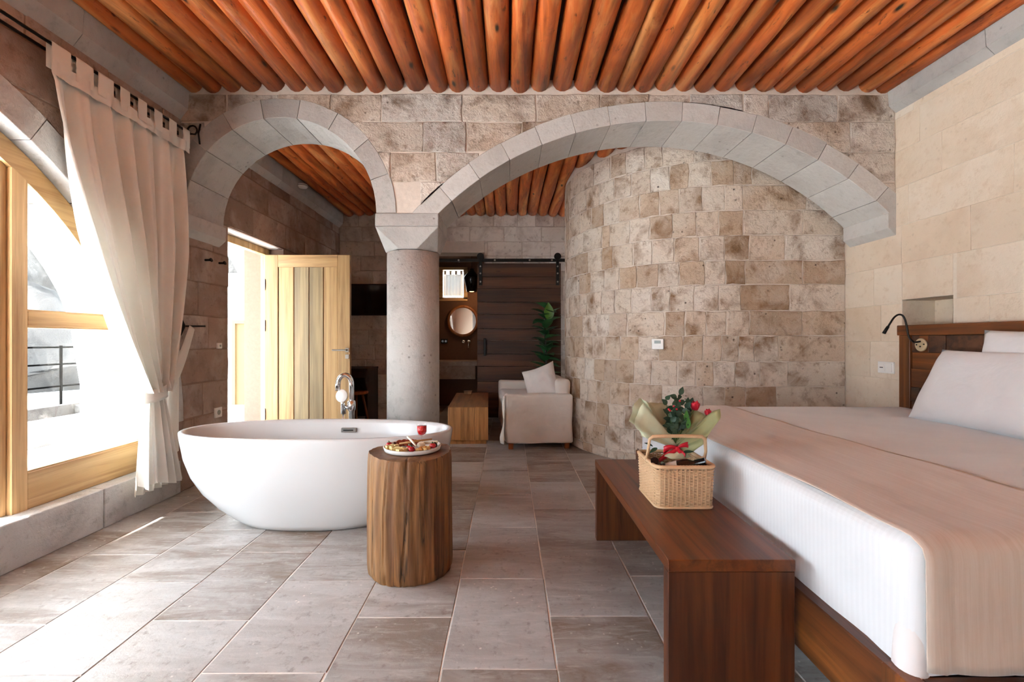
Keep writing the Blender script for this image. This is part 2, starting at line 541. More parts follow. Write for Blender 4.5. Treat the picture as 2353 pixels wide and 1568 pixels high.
# ================================================================ SETTING
def inset_poly(poly, d):
    n = len(poly)
    out = []
    area = sum(poly[i][0] * poly[(i + 1) % n][1] - poly[(i + 1) % n][0] * poly[i][1] for i in range(n))
    sg = 1 if area > 0 else -1
    for i in range(n):
        a, b, c = poly[i - 1], poly[i], poly[(i + 1) % n]
        e1 = (b[0] - a[0], b[1] - a[1]); e2 = (c[0] - b[0], c[1] - b[1])
        l1 = math.hypot(*e1) or 1e-9; l2 = math.hypot(*e2) or 1e-9
        n1 = (-e1[1] / l1 * sg, e1[0] / l1 * sg); n2 = (-e2[1] / l2 * sg, e2[0] / l2 * sg)
        m = (n1[0] + n2[0], n1[1] + n2[1])
        k = m[0] * n1[0] + m[1] * n1[1]
        k = 1 / max(k, 0.5)
        out.append((b[0] + m[0] * k * d, b[1] + m[1] * k * d))
    return out


def slab_piece(name, poly, mp, mat, parent, proud=0.0, depth=0.02, ch=0.006):
    """a stone with its own outline (u,v), chamfered edges and a front standing proud of the joint"""
    q = inset_poly(poly, ch)
    n = len(poly)
    vs = [mp(u, v, -proud) for u, v in q] + [mp(u, v, -proud + ch) for u, v in poly] + [mp(u, v, depth) for u, v in poly]
    fs = [tuple(range(n))]
    for r in (0, n):
        for i in range(n):
            j = (i + 1) % n
            fs.append((r + i, r + j, r + n + j, r + n + i))
    b = MB(); b.add(vs, fs)
    return b.build(name, mat, parent, center=True)


def rect_poly(u0, u1, v0, v1, g, jit, seg=2):
    u0 += g; u1 -= g; v0 += g; v1 -= g
    pts = []
    cs = [(u0, v0), (u1, v0), (u1, v1), (u0, v1)]
    for i in range(4):
        a, b = cs[i], cs[(i + 1) % 4]
        for k in range(seg):
            t = k / seg
            pts.append((a[0] + (b[0] - a[0]) * t + RND.uniform(-jit, jit), a[1] + (b[1] - a[1]) * t + RND.uniform(-jit, jit)))
    return pts


def clip_circles(poly, circles, zmin=None):
    """push outline points that fall inside an arch out to its ring"""
    dense = []
    n = len(poly)
    hit = any((p[0] - c[0]) ** 2 + (p[1] - c[1]) ** 2 < c[2] ** 2 for p in poly for c in circles)
    if not hit:
        for i in range(n):
            for t in (0.25, 0.5, 0.75):
                p = (poly[i][0] + (poly[(i + 1) % n][0] - poly[i][0]) * t, poly[i][1] + (poly[(i + 1) % n][1] - poly[i][1]) * t)
                if any((p[0] - c[0]) ** 2 + (p[1] - c[1]) ** 2 < c[2] ** 2 for c in circles):
                    hit = True
    if not hit:
        return poly
    cut = poly
    for c in circles:
        # split the outline at the circle and keep what lies outside
        dense = []
        n = len(cut)
        for i in range(n):
            a, b = cut[i], cut[(i + 1) % n]
            for k in range(10):
                t = k / 10
                dense.append((a[0] + (b[0] - a[0]) * t, a[1] + (b[1] - a[1]) * t))
        inside = [(p[0] - c[0]) ** 2 + (p[1] - c[1]) ** 2 < c[2] ** 2 for p in dense]
        if all(inside):
            return None
        if not any(inside):
            continue
        out = []
        m = len(dense)
        for i in range(m):
            if not inside[i]:
                out.append(dense[i])
            else:
                prev_in = inside[i - 1]; next_in = inside[(i + 1) % m]
                if not prev_in or not next_in:
                    p = dense[i]
                    d = math.hypot(p[0] - c[0], p[1] - c[1]) or 1e-9
                    out.append((c[0] + (p[0] - c[0]) / d * c[2], c[1] + (p[1] - c[1]) / d * c[2]))
                    if not prev_in and not next_in:
                        pass
                    elif not prev_in:
                        # walk the arc to where the run of inside points ends
                        j = i
                        while inside[(j + 1) % m]:
                            j += 1
                        e = dense[j % m]
                        a0 = math.atan2(p[1] - c[1], p[0] - c[0]); a1 = math.atan2(e[1] - c[1], e[0] - c[0])
                        da = (a1 - a0 + math.pi) % (2 * math.pi) - math.pi
                        for k in range(1, 4):
                            aa = a0 + da * k / 4
                            out.append((c[0] + c[2] * math.cos(aa), c[1] + c[2] * math.sin(aa)))
        cut = out
    # thin out collinear points
    res = []
    n = len(cut)
    for i in range(n):
        a, b, c = cut[i - 1], cut[i], cut[(i + 1) % n]
        cr = (b[0] - a[0]) * (c[1] - b[1]) - (b[1] - a[1]) * (c[0] - b[0])
        if abs(cr) > 2e-6:
            res.append(b)
    area = abs(sum(res[i][0] * res[(i + 1) % len(res)][1] - res[(i + 1) % len(res)][0] * res[i][1] for i in range(len(res)))) / 2 if len(res) > 2 else 0
    return res if area > 0.0025 else None


def core_wall(name, mp, us, solid, thick, mat, label, cat='wall', d0=0.006):
    """the mortar body of a wall: solid(u0,u1) -> [(bottom0,bottom1,top0,top1)]"""
    b = MB()
    for u0, u1 in zip(us[:-1], us[1:]):
        for (b0, b1, t0, t1) in solid(u0, u1):
            vs = [mp(u0, b0, d0), mp(u1, b1, d0), mp(u1, t1, d0), mp(u0, t0, d0), mp(u0, b0, thick), mp(u1, b1, thick), mp(u1, t1, thick), mp(u0, t0, thick)]
            b.add(vs, [(0, 1, 2, 3), (7, 6, 5, 4), (0, 4, 5, 1), (3, 2, 6, 7), (0, 3, 7, 4), (1, 5, 6, 2)])
    o = b.build(name, mat, None)
    return tag(o, label, cat, kind='structure')


def ring_stones(name, mp, cu, cv, r0, r1, angs, d0, d1, mat, parent, gap=0.0022, sub=3, jit=0.002):
    for a0, a1 in zip(angs[:-1], angs[1:]):
        g0 = gap / r0
        s = a0 + g0; e = a1 - g0
        ra, rb = r0 + RND.uniform(-jit, jit), r1 + RND.uniform(-jit * 3, jit * 3)
        dd = d0 + RND.uniform(-jit, jit)
        c = 0.003
        vs = []; n = sub + 1
        for (rr, dep) in ((ra, dd + c), (ra + c, dd), (rb - c, dd), (rb, dd + c), (rb, d1), (ra, d1)):
            for k in range(n):
                t = s + (e - s) * k / sub
                vs.append(mp(cu + rr * math.cos(t), cv + rr * math.sin(t), dep))
        fs = []
        for r in range(6):
            q = (r + 1) % 6
            for k in range(sub):
                fs.append((r * n + k, r * n + k + 1, q * n + k + 1, q * n + k))
        fs.append(tuple(r * n for r in range(6)))
        fs.append(tuple(r * n + sub for r in reversed(range(6))))
        b = MB(); b.add(vs, fs)
        b.build(name, mat, parent, center=True)


map_arc = lambda u, v, d: (u, Y1 + d, v)
map_left = lambda u, v, d: (XL - d, u, v)
map_right = lambda u, v, d: (XR + d, u, v)
map_back = lambda u, v, d: (u, YB + d, v)

# ---------------------------------------------------------------- floor of travertine tiles
b = MB(); b.box(XL - 0.5, XR + 0.3, YR - 0.3, 8.3, -0.12, -0.0025)
floor = tag(b.build('floor', M['grout']), 'travertine stone floor with pale grout joints', 'floor', kind='structure')
xl = [-2.463, -2.254, -1.859, -1.456, -1.059, -0.627, -0.234, 0.1685, 0.584, 0.99, 1.396, 1.802, 2.208, 2.614, 2.904]
yo = [1.55, 1.851, 1.568, 1.88, 1.584, 1.901, 1.602, 1.907, 1.628, 1.90, 1.60, 1.90, 1.6, 1.9]
TL = 0.605
tile_me = {}
for ci in range(len(xl) - 1):
    x0, x1 = xl[ci], xl[ci + 1]
    w = x1 - x0
    y = yo[ci] - TL * 12
    while y < 8.2:
        ya, yb = max(y, YR), min(y + TL, 8.25)
        if yb - ya > 0.08:
            var = RND.randrange(3)
            key = (round(w, 3), round(yb - ya, 3), var)
            if key not in tile_me:
                rr = random.Random(str(key))
                n = 6
                hw, hl = w / 2 - 0.0022, (yb - ya) / 2 - 0.0022
                pts = []
                cs = [(-hw, -hl), (hw, -hl), (hw, hl), (-hw, hl)]
                for i in range(4):
                    a, c = cs[i], cs[(i + 1) % 4]
                    seg = 3
                    for k in range(seg):
                        t = k / seg
                        j = 0.0022
                        pts.append((a[0] + (c[0] - a[0]) * t + rr.uniform(-j, j), a[1] + (c[1] - a[1]) * t + rr.uniform(-j, j)))
                q = inset_poly(pts, 0.003)
                m = len(pts)
                vs = [(p[0], p[1], 0.0) for p in q] + [(p[0], p[1], -0.0025) for p in pts] + [(p[0], p[1], -0.02) for p in pts]
                fs = [tuple(range(m))]
                for r in (0, m):
                    for i in range(m):
                        k = (i + 1) % m
                        fs.append((r + i, r + k, r + m + k, r + m + i))
                me = bpy.data.meshes.new('tile')
                me.from_pydata(vs, [], fs)
                me.materials.append(M['floor'])
                me.update()
                tile_me[key] = me
            o = bpy.data.objects.new('tile', tile_me[key])
            o.location = Vector(((x0 + x1) / 2, (ya + yb) / 2, RND.uniform(-0.0008, 0.0008))) - wloc(floor)
            o.parent = floor
            COL.objects.link(o)
        y += TL

# ---------------------------------------------------------------- arcade wall with two arches on a column
AL = (-1.712, 2.099, 0.717)      # small arch: centre x, centre z, radius of the underside
AR = (1.163, 0.393, 2.398)       # wide arch
RT = 0.146                       # thickness of the arch rings
ZS = 2.098                       # springing height


def arc_z(u, off=0.02):
    if u < -0.9951:
        cx_, cz_, r = AL; r += off
        d = r * r - (u - cx_) ** 2
        return max(ZS, cz_ + math.sqrt(d)) if d > 0 else ZS
    if u > -0.5309:
        cx_, cz_, r = AR; r += off
        d = r * r - (u - cx_) ** 2
        return max(ZS, cz_ + math.sqrt(d)) if d > 0 else ZS
    return ZS


us = [XL - 0.4, XL] + [XL + (-0.9952 - XL) * i / 30 for i in range(1, 31)] + [-0.995, -0.531] + [-0.531 + (XR + 0.531) * i / 50 for i in range(1, 51)] + [XR + 0.3]
wall_mid = core_wall('wall_middle', map_arc, us, lambda a, c: [(arc_z(a), arc_z(c), 3.16, 3.16)], Y2 - Y1 - 0.004, M['mortar'],
                     'weathered stone wall carried on two arches across the room')


def XP(p):
    return (p - CX) * K1


def ZP(p):
    return HCAM - (p - CY) * K1


rows = [  # (top, bottom, joints) measured on the face
    (216, 280, [405, 520, 640, 760, 877, 1062, 1232, 1380, 1492, 1586, 1709, 1766, 1925, 2058]),
    (280, 350, [405, 470, 560, 700, 800, 973, 1072, 1200, 1700, 1800, 1954, 2058]),
    (350, 418, [405, 462, 780, 898, 1002, 1100, 1900, 2058]),
    (418, 487, [405, 440, 820, 902, 966, 1040, 1990, 2058])]
circ = [(AL[0], AL[1], AL[2] + RT - 0.004), (AR[0], AR[1], AR[2] + RT - 0.004)]
for (yt, yb, js) in rows:
    for a, c in zip(js[:-1], js[1:]):
        p = rect_poly(XP(a), XP(c), ZP(yb), ZP(yt), 0.003, 0.005, seg=3)
        p = clip_circles(p, circ)
        if p:
            slab_piece('stone_block', p, map_arc, M['rubble'], wall_mid, RND.uniform(-0.002, 0.007), 0.05, 0.006)
# arch rings
n = 9
ring_stones('voussoir', map_arc, AL[0], AL[1], AL[2], AL[2] + RT, [math.pi * i / n for i in range(n + 1)], -0.004, Y2 - Y1, M['grey'], wall_mid)
half = math.pi / 2 - 0.734
n = 15
ring_stones('voussoir', map_arc, AR[0], AR[1], AR[2], AR[2] + RT, [math.pi / 2 - half + 2 * half * i / n for i in range(n + 1)], -0.004, Y2 - Y1, M['grey_pale'], wall_mid)
# springers on the side walls
for nm, xw, sg in (('springer', XL, 1), ('springer', XR, -1)):
    prof = [(xw - sg * 0.05, 1.932), (xw, 1.932), (xw + sg * 0.058, 1.985), (xw + sg * 0.058, ZS), (xw - sg * 0.05, ZS)]
    b = MB(); b.prism(prof, lambda x, z: (x, Y1 - 0.004, z), lambda x, z: (x, Y2, z))
    b.build(nm, M['grey_pale'], wall_mid, bevel=0.004)

# ---------------------------------------------------------------- column
XC, YC, HC = -0.764, (Y1 + Y2) / 2, 0.2385
col = thing('stone_column', 'round grey stone column with a faceted capital between the two arches', 'column', (XC, YC, 0))
b = MB(); b.box(XC - HC, XC + HC, YC - HC, YC + HC, 2.0, ZS, 0.006)
b.build('impost_block', M['grey'], col)
b = MB()
o_, i_ = 0.205, 0.067
top = [(-HC, -HC), (HC, -HC), (HC, HC), (-HC, HC)]
bot = [(-i_, -o_), (i_, -o_), (o_, -i_), (o_, i_), (i_, o_), (-i_, o_), (-o_, i_), (-o_, -i_)]
vs = [(XC + x, YC + y, 1.998) for x, y in top] + [(XC + x, YC + y, 1.835) for x, y in bot]
fs = [(3, 2, 1, 0), tuple(range(4, 12)), (0, 1, 5, 4), (1, 2, 7, 6), (2, 3, 9, 8), (3, 0, 11, 10), (1, 6, 5), (2, 8, 7), (3, 10, 9), (0, 4, 11)]
b.add(vs, fs)
b.build('capital', M['grey'], col, bevel=0.004)
b = MB()
b.lathe([(0.2056, 0.13), (0.2056, 1.0), (0.2045, 1.83)], 48, (XC, YC))
b.build('shaft', M['grey'], col, smooth=False).data.polygons.foreach_set('use_smooth', [True] * 96 + [False] * 2)
b = MB(); b.lathe([(0.235, 0.0), (0.235, 0.09), (0.225, 0.12), (0.207, 0.13)], 48, (XC, YC))
b.build('base', M['grey'], col)

# ---------------------------------------------------------------- left wall with the big arched window and the entrance
WA = (1.42, 0.53, 1.90)
DO = (4.046, 5.05, 2.14)
SILL = 0.24
yl = WA[0] - WA[2]; yh = WA[0] + WA[2]
WB = -2.75                       # centre of an added, unseen window behind the viewer that evens the light
WRT = 0.17


def left_solid(a, c):
    m = (a + c) / 2
    for wc in (WA[0], WB):
        if not abs(m - wc) < WA[2]: continue
        f = lambda u: WA[1] + math.sqrt(max(0, (WA[2] + 0.015) ** 2 - (u - wc) ** 2))
        return [(0, 0, SILL - 0.02, SILL - 0.02), (f(a), f(c), 3.16, 3.16)]
    if DO[0] < m < DO[1]:
        return [(DO[2], DO[2], 3.16, 3.16)]
    return [(0, 0, 3.16, 3.16)]


us = [YR - 0.3] + [WB - WA[2] + 2 * WA[2] * i / 40 for i in range(41)] + [yl + (yh - yl) * i / 40 for i in range(41)] + [DO[0], DO[1], YB + 0.3]
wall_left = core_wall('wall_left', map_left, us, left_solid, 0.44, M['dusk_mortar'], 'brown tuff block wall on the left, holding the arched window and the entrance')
z = 0.0
ri = 0
CH = 0.268
while z < 3.0:
    zt = min(z + CH, 3.02)
    y = YR
    first = True
    while y < YB:
        ln = RND.uniform(0.42, 0.8)
        if first: ln *= RND.uniform(0.4, 1); first = False
        ye = min(y + ln, YB)
        # stop at openings
        cuts = []
        segs = [(y, ye)]
        zm = (z + zt) / 2
        if zm < DO[2]:
            ns = []
            for s, e in segs:
                if e <= DO[0] or s >= DO[1]: ns.append((s, e))
                else:
                    if s < DO[0]: ns.append((s, DO[0]))
                    if e > DO[1]: ns.append((DO[1], e))
            segs = ns
        if zm < WA[1]:
            ns = []
            for s, e in segs:
                if e <= yl or s >= yh: ns.append((s, e))
                else:
                    if s < yl: ns.append((s, yl))
                    if e > yh: ns.append((yh, e))
            segs = [(s, e) for s, e in ns if e <= WB - WA[2] or s >= WB + WA[2]]
        for s, e in segs:
            if e - s < 0.05: continue
            zz0, zz1 = z, zt
            if zm < DO[2] < zt and e > DO[0] and s < DO[1]: continue
            p = rect_poly(s, e, zz0, zz1, 0.003, 0.003)
            p = clip_circles(p, [(WA[0], WA[1], WA[2] + WRT), (WB, WA[1], WA[2] + WRT)])
            if p:
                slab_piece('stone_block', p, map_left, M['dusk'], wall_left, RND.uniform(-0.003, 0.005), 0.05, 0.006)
        y = ye
    z = zt
    ri += 1
n = 15
for wc in (WA[0], WB):
    ring_stones('voussoir', map_left, wc, WA[1], WA[2], WA[2] + WRT, [math.pi * i / n for i in range(n + 1)], -0.002, 0.44, M['kerb'], wall_left, gap=0.003)
# grey stone kerb below the window
ks = [-4.65, -3.7, -2.8, -1.9, -0.9, yl, 0.35, 1.15, 1.95, 2.80, 3.456]
for a, c in zip(ks[:-1], ks[1:]):
    b = MB(); b.box(XL - 0.44, XL + 0.004, a + 0.0025, c - 0.0025, 0.0, SILL, 0.004)
    b.build('kerb_stone', M['kerb'], wall_left, center=True)
# lintel of the entrance
b = MB(); b.box(XL - 0.44, XL - 0.02, DO[0] - 0.1, DO[1] + 0.02, DO[2] - 0.004, DO[2] + 0.03, 0.004)
b.build('lintel', M['grey_pale'], wall_left)

# ---------------------------------------------------------------- right wall of cream ashlar with a niche
NI = (3.009, 3.40, 1.02, 1.44)
us = [YR - 0.3, NI[0], NI[1], Y2 + 0.4]


def right_solid(a, c):
    m = (a + c) / 2
    if NI[0] < m < NI[1]:
        return [(0, 0, NI[2], NI[2]), (NI[3], NI[3], 3.16, 3.16)]
    return [(0, 0, 3.16, 3.16)]


wall_right = core_wall('wall_right', map_right, us, right_solid, 0.3, M['cream_mortar'], 'smooth cream ashlar wall behind the bed with a small niche', d0=0.0025)
zs = [0.0, 0.283, 0.566, 0.85, 1.134, 1.418, 1.71, 1.993, 2.278, 2.549, 2.80, 3.05]
for ri, (z0, z1) in enumerate(zip(zs[:-1], zs[1:])):
    y = YR
    ends = []
    while y < Y2 + 0.1:
        ln = RND.uniform(0.45, 0.95)
        ye = y + ln
        if ye > Y2 - 0.2: ye = Y2 + 0.12
        segs = [(y, ye, z0, z1)]
        if z0 < NI[3] and z1 > NI[2]:
            ns = []
            for (s, e, p0, p1) in segs:
                if e <= NI[0] or s >= NI[1]: ns.append((s, e, p0, p1)); continue
                if s < NI[0]: ns.append((s, NI[0], p0, p1))
                if e > NI[1]: ns.append((NI[1], e, p0, p1))
                ss, ee = max(s, NI[0]), min(e, NI[1])
                if p1 > NI[3] + 0.01: ns.append((ss, ee, NI[3], p1))
                if p0 < NI[2] - 0.01: ns.append((ss, ee, p0, NI[2]))
            segs = ns
        for (s, e, p0, p1) in segs:
            if e - s < 0.03 or p1 - p0 < 0.01: continue
            p = rect_poly(s, e, p0, p1, 0.0015, 0.0015)
            slab_piece('ashlar_block', p, map_right, M['cream'], wall_right, RND.uniform(-0.0006, 0.001), 0.03, 0.0015)
        y = ye
# the niche lining
b = MB()
d = 0.24
NI = (NI[0] + 0.004, NI[1] - 0.004, NI[2] + 0.004, NI[3] - 0.004)
b.add([(XR + 0.004, NI[0], NI[2]), (XR + 0.004, NI[1], NI[2]), (XR + 0.004, NI[1], NI[3]), (XR + 0.004, NI[0], NI[3]),
       (XR + d, NI[0], NI[2]), (XR + d, NI[1], NI[2]), (XR + d, NI[1], NI[3]), (XR + d, NI[0], NI[3])],
      [(0, 1, 5, 4), (1, 2, 6, 5), (2, 3, 7, 6), (3, 0, 4, 7), (4, 5, 6, 7)])
b.build('niche', M['cream'], wall_right)

# ---------------------------------------------------------------- rounded stair-turret wall behind the wide arch
TC = (2.02, 5.33, 1.36)          # plan centre and radius
YF = TC[1] - TC[2]               # flat stretch that joins the right wall
SF = XR - TC[0]


def path(s):
    """arc length from the right wall: flat, then round to the left and back"""
    if s <= SF:
        return (XR - s, YF), (0, -1)
    a = (s - SF) / TC[2]
    return (TC[0] - TC[2] * math.sin(a), TC[1] - TC[2] * math.cos(a)), (-math.sin(a), -math.cos(a))


def map_tur(u, v, d):
    (x, y), (nx, ny) = path(u)
    return (x - nx * d, y - ny * d, v)


def s_of_px(p):
    k = (p - CX) / FPX
    best = None
    prev = None
    for i in range(400):
        s = i * 0.01
        (x, y), _ = path(s)
        f = x - k * y
        if prev is not None and prev >= 0 > f:
            return s - 0.01 * (-f) / (prev - f)
        prev = f
        if s > SF + TC[2] * 1.65: break
    return SF + TC[2] * 1.55


SMAX = SF + TC[2] * 2.75
us = [0.0, SF] + [SF + (SMAX - SF) * i / 44 for i in range(1, 45)]
wall_tur = core_wall('wall_curved', map_tur, us, lambda a, c: [(0, 0, 3.06, 3.06)], 0.12, M['mortar'], 'rounded wall of small rough stone blocks seen through the wide arch')
zz = [0.0, 0.09, 0.31, 0.525, 0.741, 0.957, 1.181, 1.398, 1.626, 1.834, 2.051, 2.268, 2.485, 2.70, 2.92]
JX = {  # joints seen in the photograph for each course, in picture columns relative to the wall crop
    2: [1740, 1500, 1330, 1160, 1040, 915, 800, 680, 560, 460, 370, 300],
    3: [1740, 1330, 1155, 1035, 910, 790, 675, 490, 380, 300, 250, 205],
    4: [1740, 1395, 1235, 1095, 970, 870, 765, 615, 515, 410, 345, 285, 230],
    5: [1740, 1340, 1205, 1115, 1015, 910, 795, 655, 540, 435, 350, 275, 230, 175],
    6: [1740, 1475, 1175, 1045, 930, 808, 690, 475, 370, 300, 220, 150],
    7: [1740, 1405, 1125, 1003, 860, 720, 615, 500, 405, 330, 245, 205, 165],
    8: [1740, 1480, 1150, 1040, 920, 775, 655, 530, 430, 345, 265, 200, 130],
    9: [1740, 1380, 1175, 1030, 890, 745, 620, 510, 390, 330, 250, 180, 130],
    10: [1740, 1480, 1140, 1000, 870, 735, 605, 490, 375, 330, 225, 130],
    11: [1740, 1500, 1140, 1035, 905, 775, 660, 545, 430, 340, 270, 205, 140],
    12: [1740, 1420, 1190, 1085, 960, 830, 720, 610, 500, 400, 315, 240, 180],
    13: [1740, 1400, 1120, 860, 680, 575, 470, 380, 285, 210, 150]}
for ri in range(len(zz) - 1):
    z0, z1 = zz[ri], zz[ri + 1]
    if ri in JX:
        ss = [0.0] + [s_of_px(1250 + q / 2.489) for q in JX[ri][1:]]
    else:
        ss = [0.0]
    while ss[-1] < SMAX - 0.3:
        ss.append(ss[-1] + (RND.uniform(0.15, 0.24) if ss[-1] > 0.8 else RND.uniform(0.25, 0.45)))
    ss.append(SMAX)
    for s0, s1 in zip(ss[:-1], ss[1:]):
        if s1 - s0 < 0.02: continue
        p = rect_poly(s0, s1, z0, z1, 0.0035, 0.006, seg=3)
        slab_piece('stone_block', p, map_tur, M['turret'], wall_tur, RND.uniform(-0.002, 0.005), 0.04, 0.005)

# ---------------------------------------------------------------- far wall with the opening to the bathroom
OPN = (-1.35, -0.36, 2.42)
us = [XL - 0.3, OPN[0], OPN[1], 2.2]
wall_far = core_wall('wall_far', map_back, us, lambda a, c: [(OPN[2], OPN[2], 3.16, 3.16)] if OPN[0] < (a + c) / 2 < OPN[1] else [(0, 0, 3.16, 3.16)],
                     0.3, M['far_mortar'], 'brown stone wall at the far end with an opening to the bathroom')
z = 0.0
while z < 2.95:
    zt = min(z + 0.215, 2.97)
    x = XL
    while x < 2.0:
        xe = min(x + RND.uniform(0.25, 0.55), 2.05)
        segs = [(x, xe)]
        if z < OPN[2] - 0.02:
            ns = []
            for s, e in segs:
                if e <= OPN[0] or s >= OPN[1]: ns.append((s, e))
                else:
                    if s < OPN[0]: ns.append((s, OPN[0]))
                    if e > OPN[1]: ns.append((OPN[1], e))
            segs = ns
        for s, e in segs:
            if e - s > 0.04:
                p = rect_poly(s, e, z, zt, 0.003, 0.003)
                slab_piece('stone_block', p, map_back, M['far'], wall_far, RND.uniform(-0.003, 0.005), 0.04, 0.006)
        x = xe
    z = zt

# wall behind the viewer
b = MB(); b.box(XL - 0.44, XR + 0.3, YR - 0.25, YR, 0, 3.16)
tag(b.build('wall_rear', M['cream_mortar']), 'plain cream wall behind the viewer', 'wall', kind='structure')

# ---------------------------------------------------------------- ceilings of round logs
b = MB(); b.box(XL - 0.44, XR + 0.3, YR - 0.25, Y1 + 0.02, 3.10, 3.2)
ceil1 = tag(b.build('ceiling', M['log_void']), 'ceiling of red-brown stained round logs laid side by side', 'ceiling', kind='structure')
b = MB(); b.box(XL - 0.44, XR + 0.3, Y2 - 0.02, YB + 0.3, 3.035, 3.2)
ceil2 = tag(b.build('ceiling', M['log_void']), 'log ceiling of the far room beyond the arches', 'ceiling', kind='structure')


def log(x, r, zc, ya, yb, parent):
    ph = RND.uniform(0, 6.28); am = RND.uniform(0.003, 0.010)
    tp = RND.uniform(-0.06, 0.06)
    nseg = 12
    pts = []; rs = []
    for i in range(nseg + 1):
        t = i / nseg
        y = ya + (yb - ya) * t
        pts.append((x + am * math.sin(ph + t * 7), y, zc + am * math.cos(ph * 1.3 + t * 6)))
        rs.append(r * (1 + tp * (t - 0.8)) * (1 + RND.uniform(-0.03, 0.03)))
    b = MB(); b.tube(pts, rs, 14)
    b.build('log', M['log'], parent, smooth=True, center=True)


LX = [445, 490, 533, 579, 633, 679, 725, 770, 819, 865, 908, 957, 1009, 1051, 1097, 1145, 1196, 1241, 1291, 1342, 1392, 1434, 1480, 1526, 1571, 1615, 1661, 1712, 1755, 1801, 1852, 1898, 1946, 1992, 2033]
for i, p in enumerate(LX):
    a = LX[i - 1] if i else p - 46
    c = LX[i + 1] if i + 1 < len(LX) else p + 40
    r = (c - a) / 4 * K1 * RND.uniform(0.90, 0.98)
    r = min(max(r, 0.064), 0.084)
    log(XP(p), r, ZC1 + r, YR, Y1 + 0.02, ceil1)
x = -2.38
while x < 2.85:
    r = RND.uniform(0.066, 0.078)
    log(x + r, r, ZC2 + r, Y2 - 0.02, YB + 0.05, ceil2)
    x += 2 * r + 0.004

# grey stone cornices under the logs
def cornice(name, prof, ya, yb, label, joints):
    root = thing(name, label, 'cornice', (prof[0][0], ya, prof[0][1]), kind='structure')
    js = [ya] + joints + [yb]
    for a, c in zip(js[:-1], js[1:]):
        b = MB(); b.prism(prof, lambda x, z: (x, a + 0.0015, z), lambda x, z: (x, c - 0.0015, z))
        b.build('cornice_stone', M['grey'], root)


cornice('trim_1', [(XL - 0.02, 2.80), (XL, 2.80), (XL + 0.058, 2.875), (XL + 0.068, 3.05), (XL - 0.02, 3.05)], YR, Y1, 'grey stone cornice along the left wall above the curtain rods', [-0.6, 0.5, 1.5, 2.6])
cornice('trim_2', [(XR + 0.02, 2.849), (XR, 2.849), (XR - 0.052, 2.898), (XR - 0.065, 3.05), (XR + 0.02, 3.05)], YR, Y1, 'pale grey stone cornice along the cream right wall', [-0.5, 0.7, 1.8, 2.75])
cornice('trim_3', [(XL - 0.02, 2.78), (XL, 2.78), (XL + 0.05, 2.84), (XL + 0.06, 3.0), (XL - 0.02, 3.0)], Y2, YB, 'narrow stone cornice on the left wall of the far room', [4.9, 5.8])


# ---------------------------------------------------------------- arched timber window (window_1)
win = thing('window_1', 'large arched oak-framed window with glazed side panel behind the tied curtain', 'window', (XL - 0.12, WA[0], SILL), kind='structure')
XF0, XF1 = XL - 0.10, XL - 0.18          # timber lies in this depth
RO, RI = WA[2] - 0.004, WA[2] - 0.115


def arc_band(b, r0, r1, a0, a1, xa, xb, n=30):
    vs = []; fs = []
    for i in range(n + 1):
        t = a0 + (a1 - a0) * i / n
        for (r, x) in ((r0, xa), (r1, xa), (r1, xb), (r0, xb)):
            vs.append((x, WA[0] + r * math.cos(t), WA[1] + r * math.sin(t)))
    for i in range(n):
        for k in range(4):
            fs.append((i * 4 + k, i * 4 + (k + 1) % 4, i * 4 + 4 + (k + 1) % 4, i * 4 + 4 + k))
    fs.append((0, 1, 2, 3)); fs.append((n * 4 + 3, n * 4 + 2, n * 4 + 1, n * 4))
    b.add(vs, fs)


b = MB(); arc_band(b, RI, RO, 0.0, math.pi, XF0, XF1, 48)
for sg in (-1, 1):
    b.box(XF1, XF0, min(WA[0] + sg * RI, WA[0] + sg * RO), max(WA[0] + sg * RI, WA[0] + sg * RO), SILL, WA[1])
b.build('curved_frame', M['oak_y'], win)


def under_arc(y, r):
    return WA[1] + math.sqrt(max(0.0, r * r - (y - WA[0]) ** 2))


